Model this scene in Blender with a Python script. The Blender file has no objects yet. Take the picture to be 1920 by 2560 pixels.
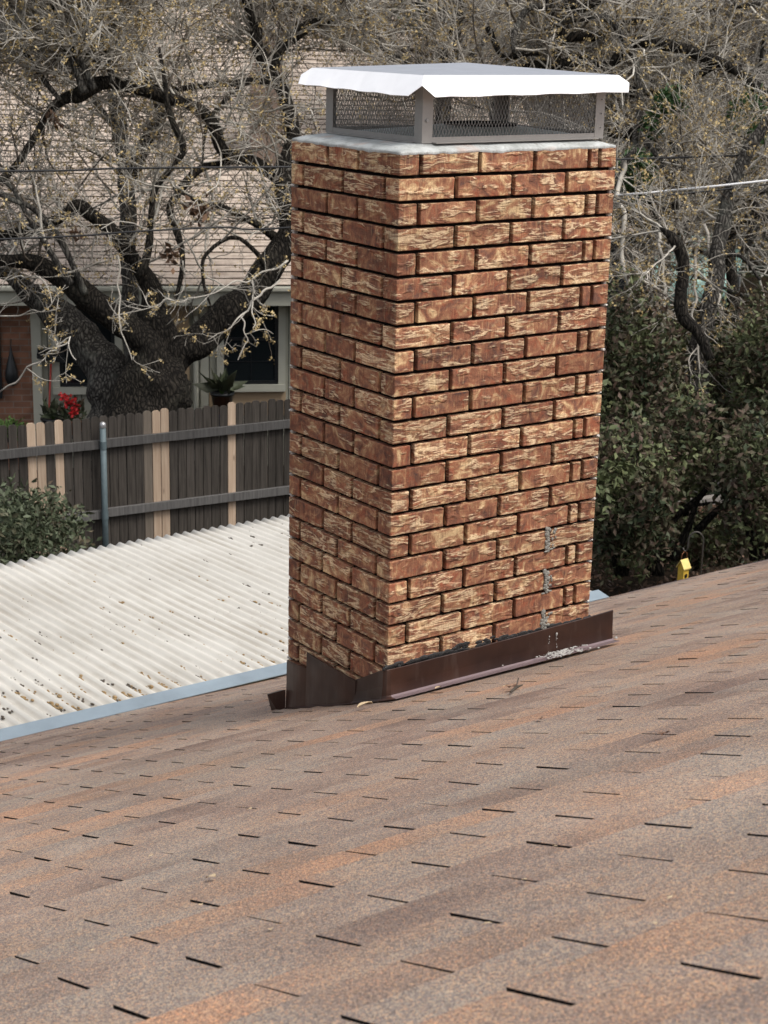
import bpy, bmesh, math, random
import numpy as np
from mathutils import Vector, Matrix, noise
R = math.radians
rng = np.random.default_rng(7)
random.seed(7)
SC = bpy.context.scene
COL = SC.collection

# ------------------------------------------------------------------ camera
YAW, PITCH, ROLL = .6302, .2846, .0235
CAM = np.array([-3.0811, -4.1845, .3882])
_w = np.array([math.sin(YAW)*math.cos(PITCH), math.cos(YAW)*math.cos(PITCH), -math.sin(PITCH)])
_r0 = np.array([math.cos(YAW), -math.sin(YAW), 0.]); _u0 = np.cross(_r0, _w)
_r = math.cos(ROLL)*_r0+math.sin(ROLL)*_u0
_u = -math.sin(ROLL)*_r0+math.cos(ROLL)*_u0
FPX = 4224.7
cd = bpy.data.cameras.new('camera'); cam = bpy.data.objects.new('camera', cd); COL.objects.link(cam)
cd.sensor_fit = 'VERTICAL'; cd.sensor_height = 32; cd.lens = FPX/2560*32
cd.clip_start = .05; cd.clip_end = 500
m = Matrix(((_r[0], _u[0], -_w[0], CAM[0]), (_r[1], _u[1], -_w[1], CAM[1]), (_r[2], _u[2], -_w[2], CAM[2]), (0, 0, 0, 1)))
cam.matrix_world = m
cd.dof.use_dof = True; cd.dof.focus_distance = 5.0; cd.dof.aperture_fstop = 13
SC.camera = cam

# ------------------------------------------------------------------ sky, sun, exposure
SUNDIR = Vector((.27, -.62, 1.2)).normalized()
wd = bpy.data.worlds.new("World"); SC.world = wd; wd.use_nodes = True
nt = wd.node_tree; nt.nodes.clear()
sky = nt.nodes.new('ShaderNodeTexSky'); sky.sky_type = 'NISHITA'; sky.sun_disc = False
sky.sun_elevation = math.asin(SUNDIR.z); sky.sun_rotation = math.atan2(SUNDIR.x, SUNDIR.y)
sky.dust_density = 4; sky.air_density = 1.0
hs = nt.nodes.new('ShaderNodeHueSaturation'); hs.inputs['Saturation'].default_value = .35
bg = nt.nodes.new('ShaderNodeBackground'); bg.inputs[1].default_value = .15
ow = nt.nodes.new('ShaderNodeOutputWorld')
nt.links.new(sky.outputs[0], hs.inputs['Color']); nt.links.new(hs.outputs[0], bg.inputs[0]); nt.links.new(bg.outputs[0], ow.inputs[0])
sd = bpy.data.lights.new('sun', 'SUN'); sd.energy = 1.35; sd.angle = R(22); sd.color = (1, .95, .88)
so = bpy.data.objects.new('sun', sd); COL.objects.link(so)
so.rotation_euler = SUNDIR.to_track_quat('Z', 'Y').to_euler(); so.location = (0, 0, 30)
SC.view_settings.view_transform = 'Standard'; SC.view_settings.look = 'None'
SC.view_settings.exposure = 0.52; SC.view_settings.gamma = 1

# ------------------------------------------------------------------ helpers
def at(x, y, d):
    "point seen at photo position x, y (1920 x 2560) at depth d metres"
    return CAM+(_w+(x-960)/FPX*_r-(y-1280)/FPX*_u)*d

def tag(o, label=None, cat=None, group=None, kind=None):
    if label: o['label'] = label
    if cat: o['category'] = cat
    if group: o['group'] = group
    if kind: o['kind'] = kind
    return o

def empty(name, loc, label, cat, group=None, kind=None):
    o = bpy.data.objects.new(name, None); COL.objects.link(o); o.location = loc; o.empty_display_size = .1
    return tag(o, label, cat, group, kind)

def link(name, me, parent=None):
    o = bpy.data.objects.new(name, me); COL.objects.link(o)
    if parent is not None:
        o.parent = parent
        # meshes are built in world space: undo the parent's own offset
        t = Vector((0, 0, 0)); p = parent; mw = Matrix.Identity(4); chain = []
        while p is not None:
            chain.append(p.matrix_basis.copy()); p = p.parent
        for c in reversed(chain): mw = mw @ c
        o.matrix_basis = mw.inverted()
    return o

def mesh(name, V, F, mats, parent=None, smooth=False, mi=None, uv=None, tint=None):
    me = bpy.data.meshes.new(name)
    V = np.asarray(V, dtype=np.float32)
    if isinstance(F, np.ndarray):
        n = len(F); k = F.shape[1]
        me.vertices.add(len(V)); me.vertices.foreach_set('co', V.ravel())
        me.loops.add(n*k); me.loops.foreach_set('vertex_index', F.astype(np.int32).ravel())
        me.polygons.add(n); me.polygons.foreach_set('loop_start', np.arange(0, n*k, k, dtype=np.int32))
        me.update(calc_edges=True)
    else:
        me.from_pydata(V.tolist(), [], F)
    if not isinstance(mats, (list, tuple)): mats = [mats]
    for m_ in mats: me.materials.append(m_)
    if mi is not None: me.polygons.foreach_set('material_index', np.asarray(mi, dtype=np.int32))
    if smooth: me.polygons.foreach_set('use_smooth', np.ones(len(me.polygons), dtype=bool))
    if uv is not None:
        l = me.uv_layers.new(name='UVMap'); l.data.foreach_set('uv', np.asarray(uv, dtype=np.float32).ravel())
    if tint is not None:
        a = me.color_attributes.new('tint', 'FLOAT_COLOR', 'POINT')
        a.data.foreach_set('color', np.asarray(tint, dtype=np.float32).ravel())
    me.update()
    return link(name, me, parent)

class MB:
    "collects simple shapes, builds ONE mesh object"
    def __init__(s): s.V = []; s.F = []; s.M = []
    def add(s, V, F, mi=0):
        b = len(s.V); s.V += [tuple(v) for v in V]; s.F += [tuple(b+i for i in f) for f in F]; s.M += [mi]*len(F)
    def box(s, a, b, mi=0, fr=None):
        x0, y0, z0 = a; x1, y1, z1 = b
        V = [(x0, y0, z0), (x1, y0, z0), (x1, y1, z0), (x0, y1, z0), (x0, y0, z1), (x1, y0, z1), (x1, y1, z1), (x0, y1, z1)]
        if fr is not None: V = [fr(*v) for v in V]
        s.add(V, [(0, 3, 2, 1), (4, 5, 6, 7), (0, 1, 5, 4), (1, 2, 6, 5), (2, 3, 7, 6), (3, 0, 4, 7)], mi)
    def bar(s, p, q, w, t=None, mi=0, up=(0, 0, 1)):
        p = Vector(p); q = Vector(q); t = t or w; d = (q-p).normalized(); a = d.cross(Vector(up))
        if a.length < 1e-4: a = d.cross(Vector((1, 0, 0)))
        a.normalize(); b = a.cross(d)
        V = [c+a*w/2*i+b*t/2*j for c in (p, q) for i, j in ((-1, -1), (1, -1), (1, 1), (-1, 1))]
        s.add(V, [(0, 1, 2, 3), (7, 6, 5, 4), (0, 4, 5, 1), (1, 5, 6, 2), (2, 6, 7, 3), (3, 7, 4, 0)], mi)
    def tube(s, pts, rad, n=8, mi=0, cap=True):
        pts = [Vector(p) for p in pts]
        if not hasattr(rad, '__len__'): rad = [rad]*len(pts)
        b = len(s.V); up = Vector((.31, .2, .93)).normalized()
        for i, p in enumerate(pts):
            d = (pts[min(i+1, len(pts)-1)]-pts[max(i-1, 0)]).normalized()
            a = d.cross(up)
            if a.length < .05: a = d.cross(Vector((1, 0, 0)))
            a.normalize(); c = a.cross(d)
            for k in range(n):
                an = 2*math.pi*k/n; s.V.append(tuple(p+(a*math.cos(an)+c*math.sin(an))*rad[i]))
        for i in range(len(pts)-1):
            for k in range(n):
                s.F.append((b+i*n+k, b+i*n+(k+1) % n, b+(i+1)*n+(k+1) % n, b+(i+1)*n+k)); s.M.append(mi)
        if cap:
            s.F.append(tuple(b+k for k in reversed(range(n)))); s.F.append(tuple(b+(len(pts)-1)*n+k for k in range(n))); s.M += [mi, mi]
    def lathe(s, c, prof, n=20, mi=0):
        b = len(s.V)
        for r_, z in prof:
            for k in range(n):
                an = 2*math.pi*k/n; s.V.append((c[0]+r_*math.cos(an), c[1]+r_*math.sin(an), c[2]+z))
        for i in range(len(prof)-1):
            for k in range(n):
                s.F.append((b+i*n+k, b+i*n+(k+1) % n, b+(i+1)*n+(k+1) % n, b+(i+1)*n+k)); s.M.append(mi)
    def build(s, name, mats, parent=None, smooth=False, bevel=0):
        o = mesh(name, s.V, s.F, mats, parent, smooth, s.M)
        if bevel:
            b = o.modifiers.new('bevel', 'BEVEL'); b.width = bevel; b.segments = 2; b.limit_method = 'ANGLE'
        return o

class NT:
    def __init__(s, name):
        s.m = bpy.data.materials.new(name); s.m.use_nodes = True; s.t = s.m.node_tree; s.t.nodes.clear()
        s.o = s.n('ShaderNodeOutputMaterial'); s.b = s.n('ShaderNodeBsdfPrincipled'); s.l(s.b.outputs[0], s.o.inputs[0])
    def n(s, t, **k):
        nd = s.t.nodes.new(t)
        for a, v in k.items(): setattr(nd, a, v)
        return nd
    def l(s, a, b): s.t.links.new(a, b)
    def val(s, sock, v):
        if isinstance(v, (int, float)): sock.default_value = v
        elif isinstance(v, tuple): sock.default_value = (*v, 1) if len(v) == 3 and sock.type == 'RGBA' else v
        else: s.l(v, sock)
    def coord(s, kind='Object'): return s.n('ShaderNodeTexCoord').outputs[kind]
    def mapv(s, v, scale=(1, 1, 1), loc=(0, 0, 0), rot=(0, 0, 0)):
        q = s.n('ShaderNodeMapping'); s.l(v, q.inputs[0]); q.inputs['Scale'].default_value = scale; q.inputs['Location'].default_value = loc; q.inputs['Rotation'].default_value = rot
        return q.outputs[0]
    def noise(s, v, sc, det=2, rough=.5, dist=0, col=False, dim='3D'):
        q = s.n('ShaderNodeTexNoise', noise_dimensions=dim); s.l(v, q.inputs['Vector']); q.inputs['Scale'].default_value = sc
        q.inputs['Detail'].default_value = det; q.inputs['Roughness'].default_value = rough; q.inputs['Distortion'].default_value = dist
        return q.outputs[1 if col else 0]
    def vor(s, v, sc, feat='F1', out=0):
        q = s.n('ShaderNodeTexVoronoi', feature=feat); s.l(v, q.inputs['Vector']); q.inputs['Scale'].default_value = sc
        return q.outputs[out]
    def white(s, v):
        q = s.n('ShaderNodeTexWhiteNoise'); s.l(v, q.inputs['Vector']); return q.outputs[0]
    def math(s, op, a, b=0., clamp=False):
        q = s.n('ShaderNodeMath', operation=op, use_clamp=clamp); s.val(q.inputs[0], a); s.val(q.inputs[1], b); return q.outputs[0]
    def ramp(s, f, pts, interp='LINEAR'):
        q = s.n('ShaderNodeValToRGB'); s.l(f, q.inputs[0]); e = q.color_ramp.elements; q.color_ramp.interpolation = interp
        while len(e) < len(pts): e.new(.5)
        for i, (p, c) in enumerate(pts):
            e[i].position = p; e[i].color = (*c, 1) if hasattr(c, '__len__') else (c, c, c, 1)
        return q.outputs[0]
    def mix(s, f, a, b, mode='MIX'):
        q = s.n('ShaderNodeMix', data_type='RGBA', blend_type=mode); s.val(q.inputs[0], f); s.val(q.inputs[6], a); s.val(q.inputs[7], b); return q.outputs[2]
    def bump(s, h, st=.5, d=.01, prev=None):
        q = s.n('ShaderNodeBump'); s.l(h, q.inputs['Height']); q.inputs['Strength'].default_value = st; q.inputs['Distance'].default_value = d
        if prev is not None: s.l(prev, q.inputs['Normal'])
        return q.outputs[0]
    def fin(s, col=None, rough=.8, metal=0., nor=None, spec=None):
        if col is not None: s.val(s.b.inputs['Base Color'], col)
        s.val(s.b.inputs['Roughness'], rough); s.val(s.b.inputs['Metallic'], metal)
        if nor is not None: s.l(nor, s.b.inputs['Normal'])
        if spec is not None: s.b.inputs['Specular IOR Level'].default_value = spec
        return s.m

def plain(name, c, rough=.7, metal=0., var=.25, sc=12, bump=.2, spec=None):
    t = NT(name); v = t.coord(); f = t.noise(v, sc, 4, .6)
    col = t.mix(f, tuple(x*(1-var) for x in c), tuple(min(1, x*(1+var)) for x in c))
    return t.fin(col, rough, metal, t.bump(t.noise(v, sc*5, 3), bump, .003), spec)

# ------------------------------------------------------------------ materials
def mat_brick():
    t = NT('brick'); uv = t.coord('UV')
    tn = t.n('ShaderNodeAttribute', attribute_name='tint').outputs['Color']
    sep = t.n('ShaderNodeSeparateColor'); t.l(tn, sep.inputs[0]); r_, g_, b_ = sep.outputs
    base = t.ramp(t.math('ADD', t.noise(t.mapv(uv, (13, 14, 1)), 1, 4, .62, 1.4), t.math('MULTIPLY', t.math('SUBTRACT', r_, .5), .11)),
                  [(.27, (.085, .048, .040)), (.39, (.200, .086, .053)), (.50, (.31, .134, .076)), (.58, (.42, .225, .120)), (.67, (.70, .49, .27))])
    red = t.math('MULTIPLY', t.ramp(t.noise(t.mapv(uv, (24, 20, 1), (5, 3, 0)), 1, 3, .6, 1), [(.54, 0.), (.66, 1.)]), .55)
    base = t.mix(red, base, (.33, .085, .042))
    pur = t.math('MULTIPLY', t.ramp(t.noise(t.mapv(uv, (14, 22, 1), (9, 13, 0)), 1, 3, .6, 1), [(.56, 0.), (.68, 1.)]), .5)
    base = t.mix(pur, base, (.125, .075, .065))
    # broken wrinkle flakes: level tears with yellow slurry on the crests, dark undersides
    wv = t.mapv(uv, (7.5, 44, 1)); n1 = t.noise(wv, 1, 4, .62, .8)
    ridge = t.math('SUBTRACT', 1., t.math('MULTIPLY', t.math('ABSOLUTE', t.math('SUBTRACT', n1, .53)), 19.), True)
    mask = t.ramp(t.math('ADD', t.noise(t.mapv(uv, (12, 24, 1), (1, 7, 0)), 1, 2, .5), t.math('MULTIPLY', t.math('SUBTRACT', g_, .5), .22)), [(.465, 0.), (.545, 1.)])
    rm = t.math('MULTIPLY', ridge, mask)
    low = t.math('MULTIPLY', t.math('SUBTRACT', 1., t.math('MULTIPLY', t.math('ABSOLUTE', t.math('SUBTRACT', n1, .465)), 22.), True), mask)
    base = t.mix(t.math('MULTIPLY', low, .62), base, (.09, .042, .027))
    base = t.mix(t.math('MULTIPLY', rm, .85), base, (.90, .70, .44))
    # drag marks, short and upright
    st = t.noise(t.mapv(uv, (150, 22, 1)), 1, 3, .6)
    base = t.mix(t.math('MULTIPLY', t.ramp(st, [(.36, 1.), (.52, 0.)]), .30), base, (.15, .065, .038))
    base = t.mix(t.math('MULTIPLY', t.ramp(t.noise(t.mapv(uv, (120, 16, 1), (3, 9, 0)), 1, 2, .6), [(.56, 0.), (.70, 1.)]), .42), base, (.60, .38, .20))
    pits = t.ramp(t.vor(t.mapv(uv, (150, 110, 1)), 1), [(.06, 1.), (.16, 0.)])
    pm = t.ramp(t.noise(uv, 60, 1), [(.58, 0.), (.66, 1.)])
    base = t.mix(t.math('MULTIPLY', t.math('MULTIPLY', pits, pm), .6), base, (.05, .03, .025))
    base = t.mix(.7, base, t.ramp(t.noise(t.mapv(uv, (260, 260, 1)), 1, 4, .8), [(.35, .58), (.65, 1.34)]), 'MULTIPLY')
    base = t.mix(1., base, t.ramp(b_, [(0., .80), (1., 1.12)]), 'MULTIPLY')
    h = t.math('ADD', t.math('MULTIPLY', t.math('MULTIPLY', n1, t.math('ADD', mask, .3)), 1.2), t.math('MULTIPLY', st, .2))
    nb = t.bump(h, .8, .006); nb = t.bump(t.noise(t.mapv(uv, (420, 420, 1)), 1, 3), .3, .001, nb)
    return t.fin(base, .85, 0, nb, .25)
BRICK = mat_brick()
MORTAR_DARK = plain('dark_mortar', (.009, .007, .006), .95, var=.5, sc=60, spec=.1)
MORTAR_PALE = plain('pale_mortar', (.50, .47, .43), .95, var=.3, sc=70, bump=.6)
MORTAR_GREY = plain('grey_mortar', (.26, .25, .22), .95, var=.45, sc=90, bump=.8)

def mat_crown():
    t = NT('mortar_crown'); v = t.coord(); n = t.noise(v, 14, 5, .65)
    c = t.ramp(n, [(.3, (.26, .27, .255)), (.5, (.44, .455, .44)), (.75, (.60, .62, .61))])
    c = t.mix(t.math('MULTIPLY', t.ramp(t.noise(v, 6, 2, .5), [(.56, 0.), (.66, 1.)]), .55), c, (.50, .33, .26))
    c = t.mix(t.math('MULTIPLY', t.ramp(t.noise(v, 55, 2, .5), [(.60, 0.), (.70, 1.)]), .5), c, (.2, .18, .16))
    return t.fin(c, .8, 0, t.bump(t.noise(v, 40, 5, .7), .6, .006))
CROWN = mat_crown()

def mat_galv(name, c, rough, metal=.85, streak=True):
    t = NT(name); v = t.coord(); n = t.vor(v, 60, out=1); f = t.noise(t.mapv(v, (14, 14, 14)), 1, 4, .6)
    col = t.mix(t.math('MULTIPLY', f, .5), c, tuple(x*.72 for x in c))
    return t.fin(col, t.math('ADD', t.math('MULTIPLY', f, .2), rough), metal, t.bump(t.noise(v, 9, 2), .25, .01))
LIDMAT = mat_galv('bright_lid_edge', (.97, .97, .98), .35, .15)  # same sheet as the top; overexposed glare put into its white colour
LIDTOP = mat_galv('galvanised_lid', (.42, .43, .46), .30, .6)
LEGMAT = plain('galvanised_leg', (.33, .31, .29), .45, .35, .15, 25, .1)
MESHMAT = plain('screen_steel', (.24, .23, .215), .5, .3, .2, 40, .1)
FLOORMAT = plain('galvanised_pan', (.34, .39, .38), .5, .3, .3, 9, .2)
BLACKHOLE = plain('hole_black', (.012, .012, .012), .95, spec=.1)  # near-black stands in for the dark depth of flue and birdhouse hole

def mat_flash():
    t = NT('brown_flashing'); v = t.coord(); f = t.noise(v, 5, 3, .6)
    c = t.ramp(f, [(.35, (.026, .0105, .0075)), (.62, (.048, .020, .013)), (.8, (.075, .034, .022))])
    c = t.mix(t.math('MULTIPLY', t.ramp(t.noise(t.mapv(v, (30, 30, 5)), 1, 4, .6), [(.56, 0.), (.75, 1.)]), .35), c, (.12, .085, .07))
    return t.fin(c, t.math('ADD', t.math('MULTIPLY', t.noise(v, 14, 3), .25), .26), .15, t.bump(t.noise(v, 5, 2), .5, .02), .6)
FLASH = mat_flash()
TAR = plain('tar_sealant', (.018, .017, .017), .6, var=.5, sc=40, bump=1.)

def mat_shingle():
    t = NT('shingle_granules'); v = t.coord(); uv = t.coord('UV')
    row = t.noise(t.mapv(uv, (1.0, 1, 1)), 1, 3, .6, .25)
    c = t.ramp(row, [(.30, (.135, .108, .102)), (.42, (.205, .170, .155)), (.50, (.245, .215, .198)), (.58, (.255, .195, .160)), (.68, (.315, .215, .162)), (.80, (.34, .24, .18))])
    c2 = t.noise(t.mapv(uv, (2.6, 1, 1), (3, 5, 0)), 1, 2, .5)
    c = t.mix(t.math('MULTIPLY', t.ramp(c2, [(.48, 0.), (.66, 1.)]), .5), c, (.245, .242, .232))
    c = t.mix(t.math('MULTIPLY', t.ramp(t.noise(t.mapv(uv, (2.0, 1, 1), (13, 25, 0)), 1, 2, .5), [(.54, 0.), (.68, 1.)]), .45), c, (.155, .118, .108))
    g = t.vor(v, 440, out=1); gs = t.n('ShaderNodeSeparateColor'); t.l(g, gs.inputs[0])
    gc = t.ramp(gs.outputs[0], [(.0, (.30, .26, .28)), (.22, (.62, .54, .56)), (.5, (1., .93, .88)), (.74, (1.3, 1.18, 1.0)), (.86, (1.75, 1.30, .85)), (.95, (1.9, 1.2, .8)), (1., (2.3, 2.15, 1.95))], 'CONSTANT')
    c = t.mix(1., c, (1.38, 1.34, 1.25), 'MULTIPLY'); c = t.mix(.72, c, gc, 'MULTIPLY')
    big = t.noise(v, 110, 3, .7)
    c = t.mix(.7, c, t.ramp(big, [(.3, (.70, .70, .74)), (.7, (1.32, 1.28, 1.2))]), 'MULTIPLY')
    wt = t.ramp(t.noise(v, 1.3, 4, .6), [(.35, .84), (.7, 1.12)])
    c = t.mix(1., c, wt, 'MULTIPLY')
    return t.fin(c, .92, 0, t.bump(t.vor(v, 440), .7, .002), .25)
SHINGLE = mat_shingle()
ASPHALT = plain('asphalt_edge', (.012, .011, .011), .95, spec=.1)

def mat_corr():
    t = NT('white_corrugated'); v = t.coord()
    c = t.ramp(t.noise(v, 1.1, 4, .6), [(.3, (.47, .445, .395)), (.6, (.58, .555, .50))])
    w = t.noise(t.mapv(v, (14.75*2, 1.4, 1)), 1, 5, .7)
    q = t.n('ShaderNodeSeparateXYZ'); t.l(v, q.inputs[0]); wav = t.math('COSINE', t.math('MULTIPLY', q.outputs[0], 2*math.pi/.0678))
    gr = t.math('MULTIPLY', t.ramp(wav, [(0., 1.), (.35, 0.)]), t.ramp(t.noise(t.mapv(v, (3, 1.2, 1)), 1, 4, .7), [(.42, 0.), (.62, .55)]))
    c = t.mix(gr, c, (.33, .29, .23))
    c = t.mix(t.math('MULTIPLY', t.ramp(w, [(.5, 0.), (.8, 1.)]), .4), c, (.42, .38, .32))
    sp = t.noise(v, 26, 3, .7)
    c = t.mix(t.math('MULTIPLY', t.ramp(sp, [(.62, 0.), (.72, 1.)]), .35), c, (.36, .30, .24))
    return t.fin(c, .55, 0, t.bump(t.noise(v, 30, 3), .3, .002), .4)
CORR = mat_corr()
BLUE = plain('pale_blue_metal', (.225, .275, .31), .5, .1, .35, 5, .2)
LITTER = plain('dry_litter', (.28, .19, .09), .9, 0, .6, 30, .5)
LITTER_DARK = plain('dark_litter', (.07, .055, .04), .9, 0, .6, 30, .5)
LEAF_DRY = plain('dry_leaf', (.55, .42, .26), .8, 0, .3, 60, .3)
LEAF_BROWN = plain('brown_leaf', (.14, .07, .04), .8, 0, .3, 60, .3)

def mat_wood(name, a, b, knots=True):
    t = NT(name); v = t.coord(); oi = t.n('ShaderNodeObjectInfo').outputs['Random']
    sh = t.n('ShaderNodeCombineXYZ'); t.l(t.math('MULTIPLY', oi, 37.), sh.inputs[0]); t.l(t.math('MULTIPLY', oi, 91.), sh.inputs[2])
    vv = t.n('ShaderNodeVectorMath', operation='ADD'); t.l(v, vv.inputs[0]); t.l(sh.outputs[0], vv.inputs[1]); vv = vv.outputs[0]
    g = t.noise(t.mapv(vv, (55, 55, 2.4)), 1, 4, .6, .6)
    c = t.mix(t.ramp(g, [(.3, 0.), (.7, 1.)]), a, b)
    c = t.mix(.7, c, t.ramp(oi, [(0., .62), (1., 1.3)]), 'MULTIPLY')
    k = t.ramp(t.vor(t.mapv(vv, (9, 9, 3.2)), 1), [(.07, 1.), (.16, 0.)])
    c = t.mix(t.math('MULTIPLY', k, .7 if knots else .2), c, tuple(x*.3 for x in a))
    return t.fin(c, .9, 0, t.bump(g, .5, .004), .2)
WOOD_OLD = mat_wood('weathered_cedar', (.030, .026, .022), (.080, .069, .059), False)
WOOD_NEW = mat_wood('new_cedar', (.38, .27, .19), (.54, .42, .31))
WOOD_GREY = mat_wood('greyed_cedar', (.15, .125, .10), (.24, .20, .16))
WOOD_RAIL = mat_wood('weathered_rail', (.065, .062, .06), (.125, .12, .115), False)
POSTMAT = plain('galvanised_post', (.10, .135, .145), .65, .15, .35, 18, .1)

def mat_bark(name, dark, light, tw=1.):
    t = NT(name); v = t.coord(); vd = t.noise(v, 5, 2, .5, 0, True)
    q = t.n('ShaderNodeVectorMath', operation='MULTIPLY_ADD'); t.l(vd, q.inputs[0]); q.inputs[1].default_value = (.10, .10, .10); t.l(v, q.inputs[2])
    e = t.vor(t.mapv(q.outputs[0], (30*tw, 30*tw, 7*tw)), 1, 'DISTANCE_TO_EDGE')
    n = t.noise(v, 30, 4, .6)
    c = t.mix(t.ramp(e, [(.03, 0.), (.30, 1.)]), dark, light)
    c = t.mix(.6, c, t.ramp(n, [(.3, .5), (.7, 1.5)]), 'MULTIPLY')
    li = t.ramp(t.noise(v, 3.2, 4, .65), [(.54, 0.), (.66, 1.)])
    c = t.mix(t.math('MULTIPLY', li, .35), c, (light[0]*1.6, light[1]*1.75, light[2]*1.7))
    return t.fin(c, .95, 0, t.bump(e, 1., .04), .15)
BARK_DARK = mat_bark('dark_oak_bark', (.008, .007, .006), (.040, .034, .027))
BARK_GREY = mat_bark('grey_oak_bark', (.022, .02, .018), (.125, .115, .10))
def mat_twig(name, a, b):
    t = NT(name); v = t.coord(); n = t.noise(v, 1.7, 4, .7)
    return t.fin(t.mix(t.ramp(n, [(.35, 0.), (.65, 1.)]), a, b), .9, 0, None, .2)
TWIG = mat_twig('grey_twig', (.22, .20, .17), (.58, .54, .47))
TWIG_DARK = mat_twig('brown_twig', (.045, .036, .028), (.13, .108, .085))
TWIG_FAR = mat_twig('far_twig', (.14, .128, .112), (.42, .39, .345))
BUD = mat_twig('yellow_bud', (.32, .23, .10), (.56, .44, .23))

def mat_leaf(name, cols):
    t = NT(name); v = t.coord()
    at_ = t.n('ShaderNodeAttribute', attribute_name='tint').outputs['Fac']
    n = t.math('ADD', t.math('MULTIPLY', at_, .6), t.math('MULTIPLY', t.noise(v, 2.2, 2), .4))
    c = t.ramp(n, [(i/(len(cols)-1)*.7+.12, c) for i, c in enumerate(cols)])
    return t.fin(c, .6, 0, None, .3)
LEAF_HEDGE = mat_leaf('photinia_leaf', [(.11, .050, .044), (.028, .036, .020), (.045, .062, .028), (.090, .055, .040), (.085, .105, .046), (.16, .18, .08), (.24, .24, .13)])
LEAF_IVY = mat_leaf('ivy_leaf', [(.018, .036, .012), (.03, .072, .018), (.055, .12, .032)])
LEAF_SHRUB = mat_leaf('shrub_leaf', [(.03, .028, .018), (.055, .065, .035), (.08, .10, .055), (.10, .07, .045)])
LEAF_BRIGHT = mat_leaf('bright_leaf', [(.05, .09, .02), (.10, .18, .04), (.16, .26, .06)])
LEAF_DEAD = mat_leaf('dead_leaf', [(.04, .025, .015), (.09, .05, .03), (.16, .09, .05)])
FLOWER = mat_leaf('red_petal', [(.45, .01, .02), (.65, .03, .03), (.7, .06, .06)])

def mat_farroof():
    t = NT('tan_shingle'); v = t.coord('UV')
    w = t.noise(t.mapv(v, (2.2, 40, 1)), 1, 4, .7, .4)
    c = t.ramp(w, [(.28, (.20, .155, .125)), (.45, (.42, .345, .285)), (.62, (.56, .475, .40))])
    c = t.mix(.6, c, t.ramp(t.noise(t.mapv(v, (12, 7.1, 1)), 1, 3, .6), [(.3, .7), (.7, 1.25)]), 'MULTIPLY')
    return t.fin(c, .92, 0, t.bump(w, .5, .02), .2)
FARROOF = mat_farroof()
def mat_siding():
    t = NT('panel_siding'); v = t.coord('UV'); q = t.n('ShaderNodeSeparateXYZ'); t.l(v, q.inputs[0])
    fr = t.math('FRACT', t.math('MULTIPLY', q.outputs[0], 4.9))
    gr = t.ramp(fr, [(0., 0.), (.04, 0.), (.06, 1.), (.97, 1.), (1., 0.)])
    c = t.ramp(t.noise(v, 3, 4, .6), [(.3, (.34, .335, .265)), (.7, (.44, .435, .36))])
    c = t.mix(gr, (.11, .11, .09), c)
    return t.fin(c, .85, 0, t.bump(gr, .6, .01))
SIDING = mat_siding()
def mat_wallbrick():
    t = NT('wall_brick'); v = t.coord('UV'); q = t.n('ShaderNodeTexBrick'); t.l(v, q.inputs['Vector'])
    q.inputs['Scale'].default_value = 1; q.inputs['Brick Width'].default_value = .22; q.inputs['Row Height'].default_value = .08
    q.inputs['Mortar Size'].default_value = .007; q.inputs['Color1'].default_value = (.27, .125, .075, 1); q.inputs['Color2'].default_value = (.17, .08, .05, 1); q.inputs['Mortar'].default_value = (.22, .16, .125, 1)
    c = t.mix(.6, q.outputs[0], t.ramp(t.noise(v, 6, 4, .6), [(.3, .6), (.7, 1.35)]), 'MULTIPLY')
    return t.fin(c, .9, 0, t.bump(q.outputs[1], .5, -.01))
WALLBRICK = mat_wallbrick()
TRIM = plain('cream_trim', (.46, .455, .38), .7, 0, .12, 5, .1)
TANPANEL = plain('tan_panel', (.40, .29, .18), .8, 0, .15, 3, .2)
BLACKFRAME = plain('black_frame', (.008, .010, .012), .4)
t_ = NT('window_glass'); GLASS = t_.fin((.012, .016, .018), .08, 0, None, .5)
t_ = NT('curtain'); CURTAIN = t_.fin(t_.mix(t_.noise(t_.mapv(t_.coord(), (40, 40, 2)), 1, 2), (.05, .05, .055), (.12, .12, .12)), .9)
def mat_ground():
    t = NT('leaf_litter_ground'); v = t.coord()
    c = t.ramp(t.noise(v, 9, 6, .75), [(.3, (.012, .009, .006)), (.5, (.028, .019, .012)), (.7, (.06, .04, .025))])
    c = t.mix(t.ramp(t.noise(v, .5, 3), [(.5, 0.), (.65, 1.)]), c, (.035, .05, .018))
    return t.fin(c, 1., 0, t.bump(t.noise(v, 24, 5, .7), .8, .05), .1)
GROUND = mat_ground()
CONCRETE = plain('kerb_concrete', (.22, .20, .18), .9, 0, .3, 8, .4)
YELLOW = plain('yellow_paint', (.66, .42, .05), .7, 0, .3, 40, .1)
YELLOW_PALE = plain('pale_yellow_paint', (.78, .60, .20), .7, 0, .25, 20, .1)
IRON = plain('dark_iron', (.075, .065, .055), .55, .3)
CABLEMAT = plain('black_cable', (.012, .012, .013), .6)
CABLEPALE = plain('pale_cable', (.62, .62, .62), .5)
REDMAT = plain('red_handle', (.30, .03, .02), .5)
POTBLACK = plain('black_pot', (.012, .014, .016), .4)
POTBLUE = plain('blue_stand', (.02, .035, .13), .4)
TERRA = plain('terracotta', (.32, .12, .05), .8)
CARMAT = plain('pale_green_paint', (.40, .64, .57), .25, .2, .08, 4, 0)
t_ = NT('car_glass'); CARGLASS = t_.fin((.22, .36, .33), .08, 0, None, .6)
RUBBER = plain('tyre_rubber', (.02, .02, .02), .9)
RIMMAT = plain('steel_rim', (.4, .4, .4), .35, .7)

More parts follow.
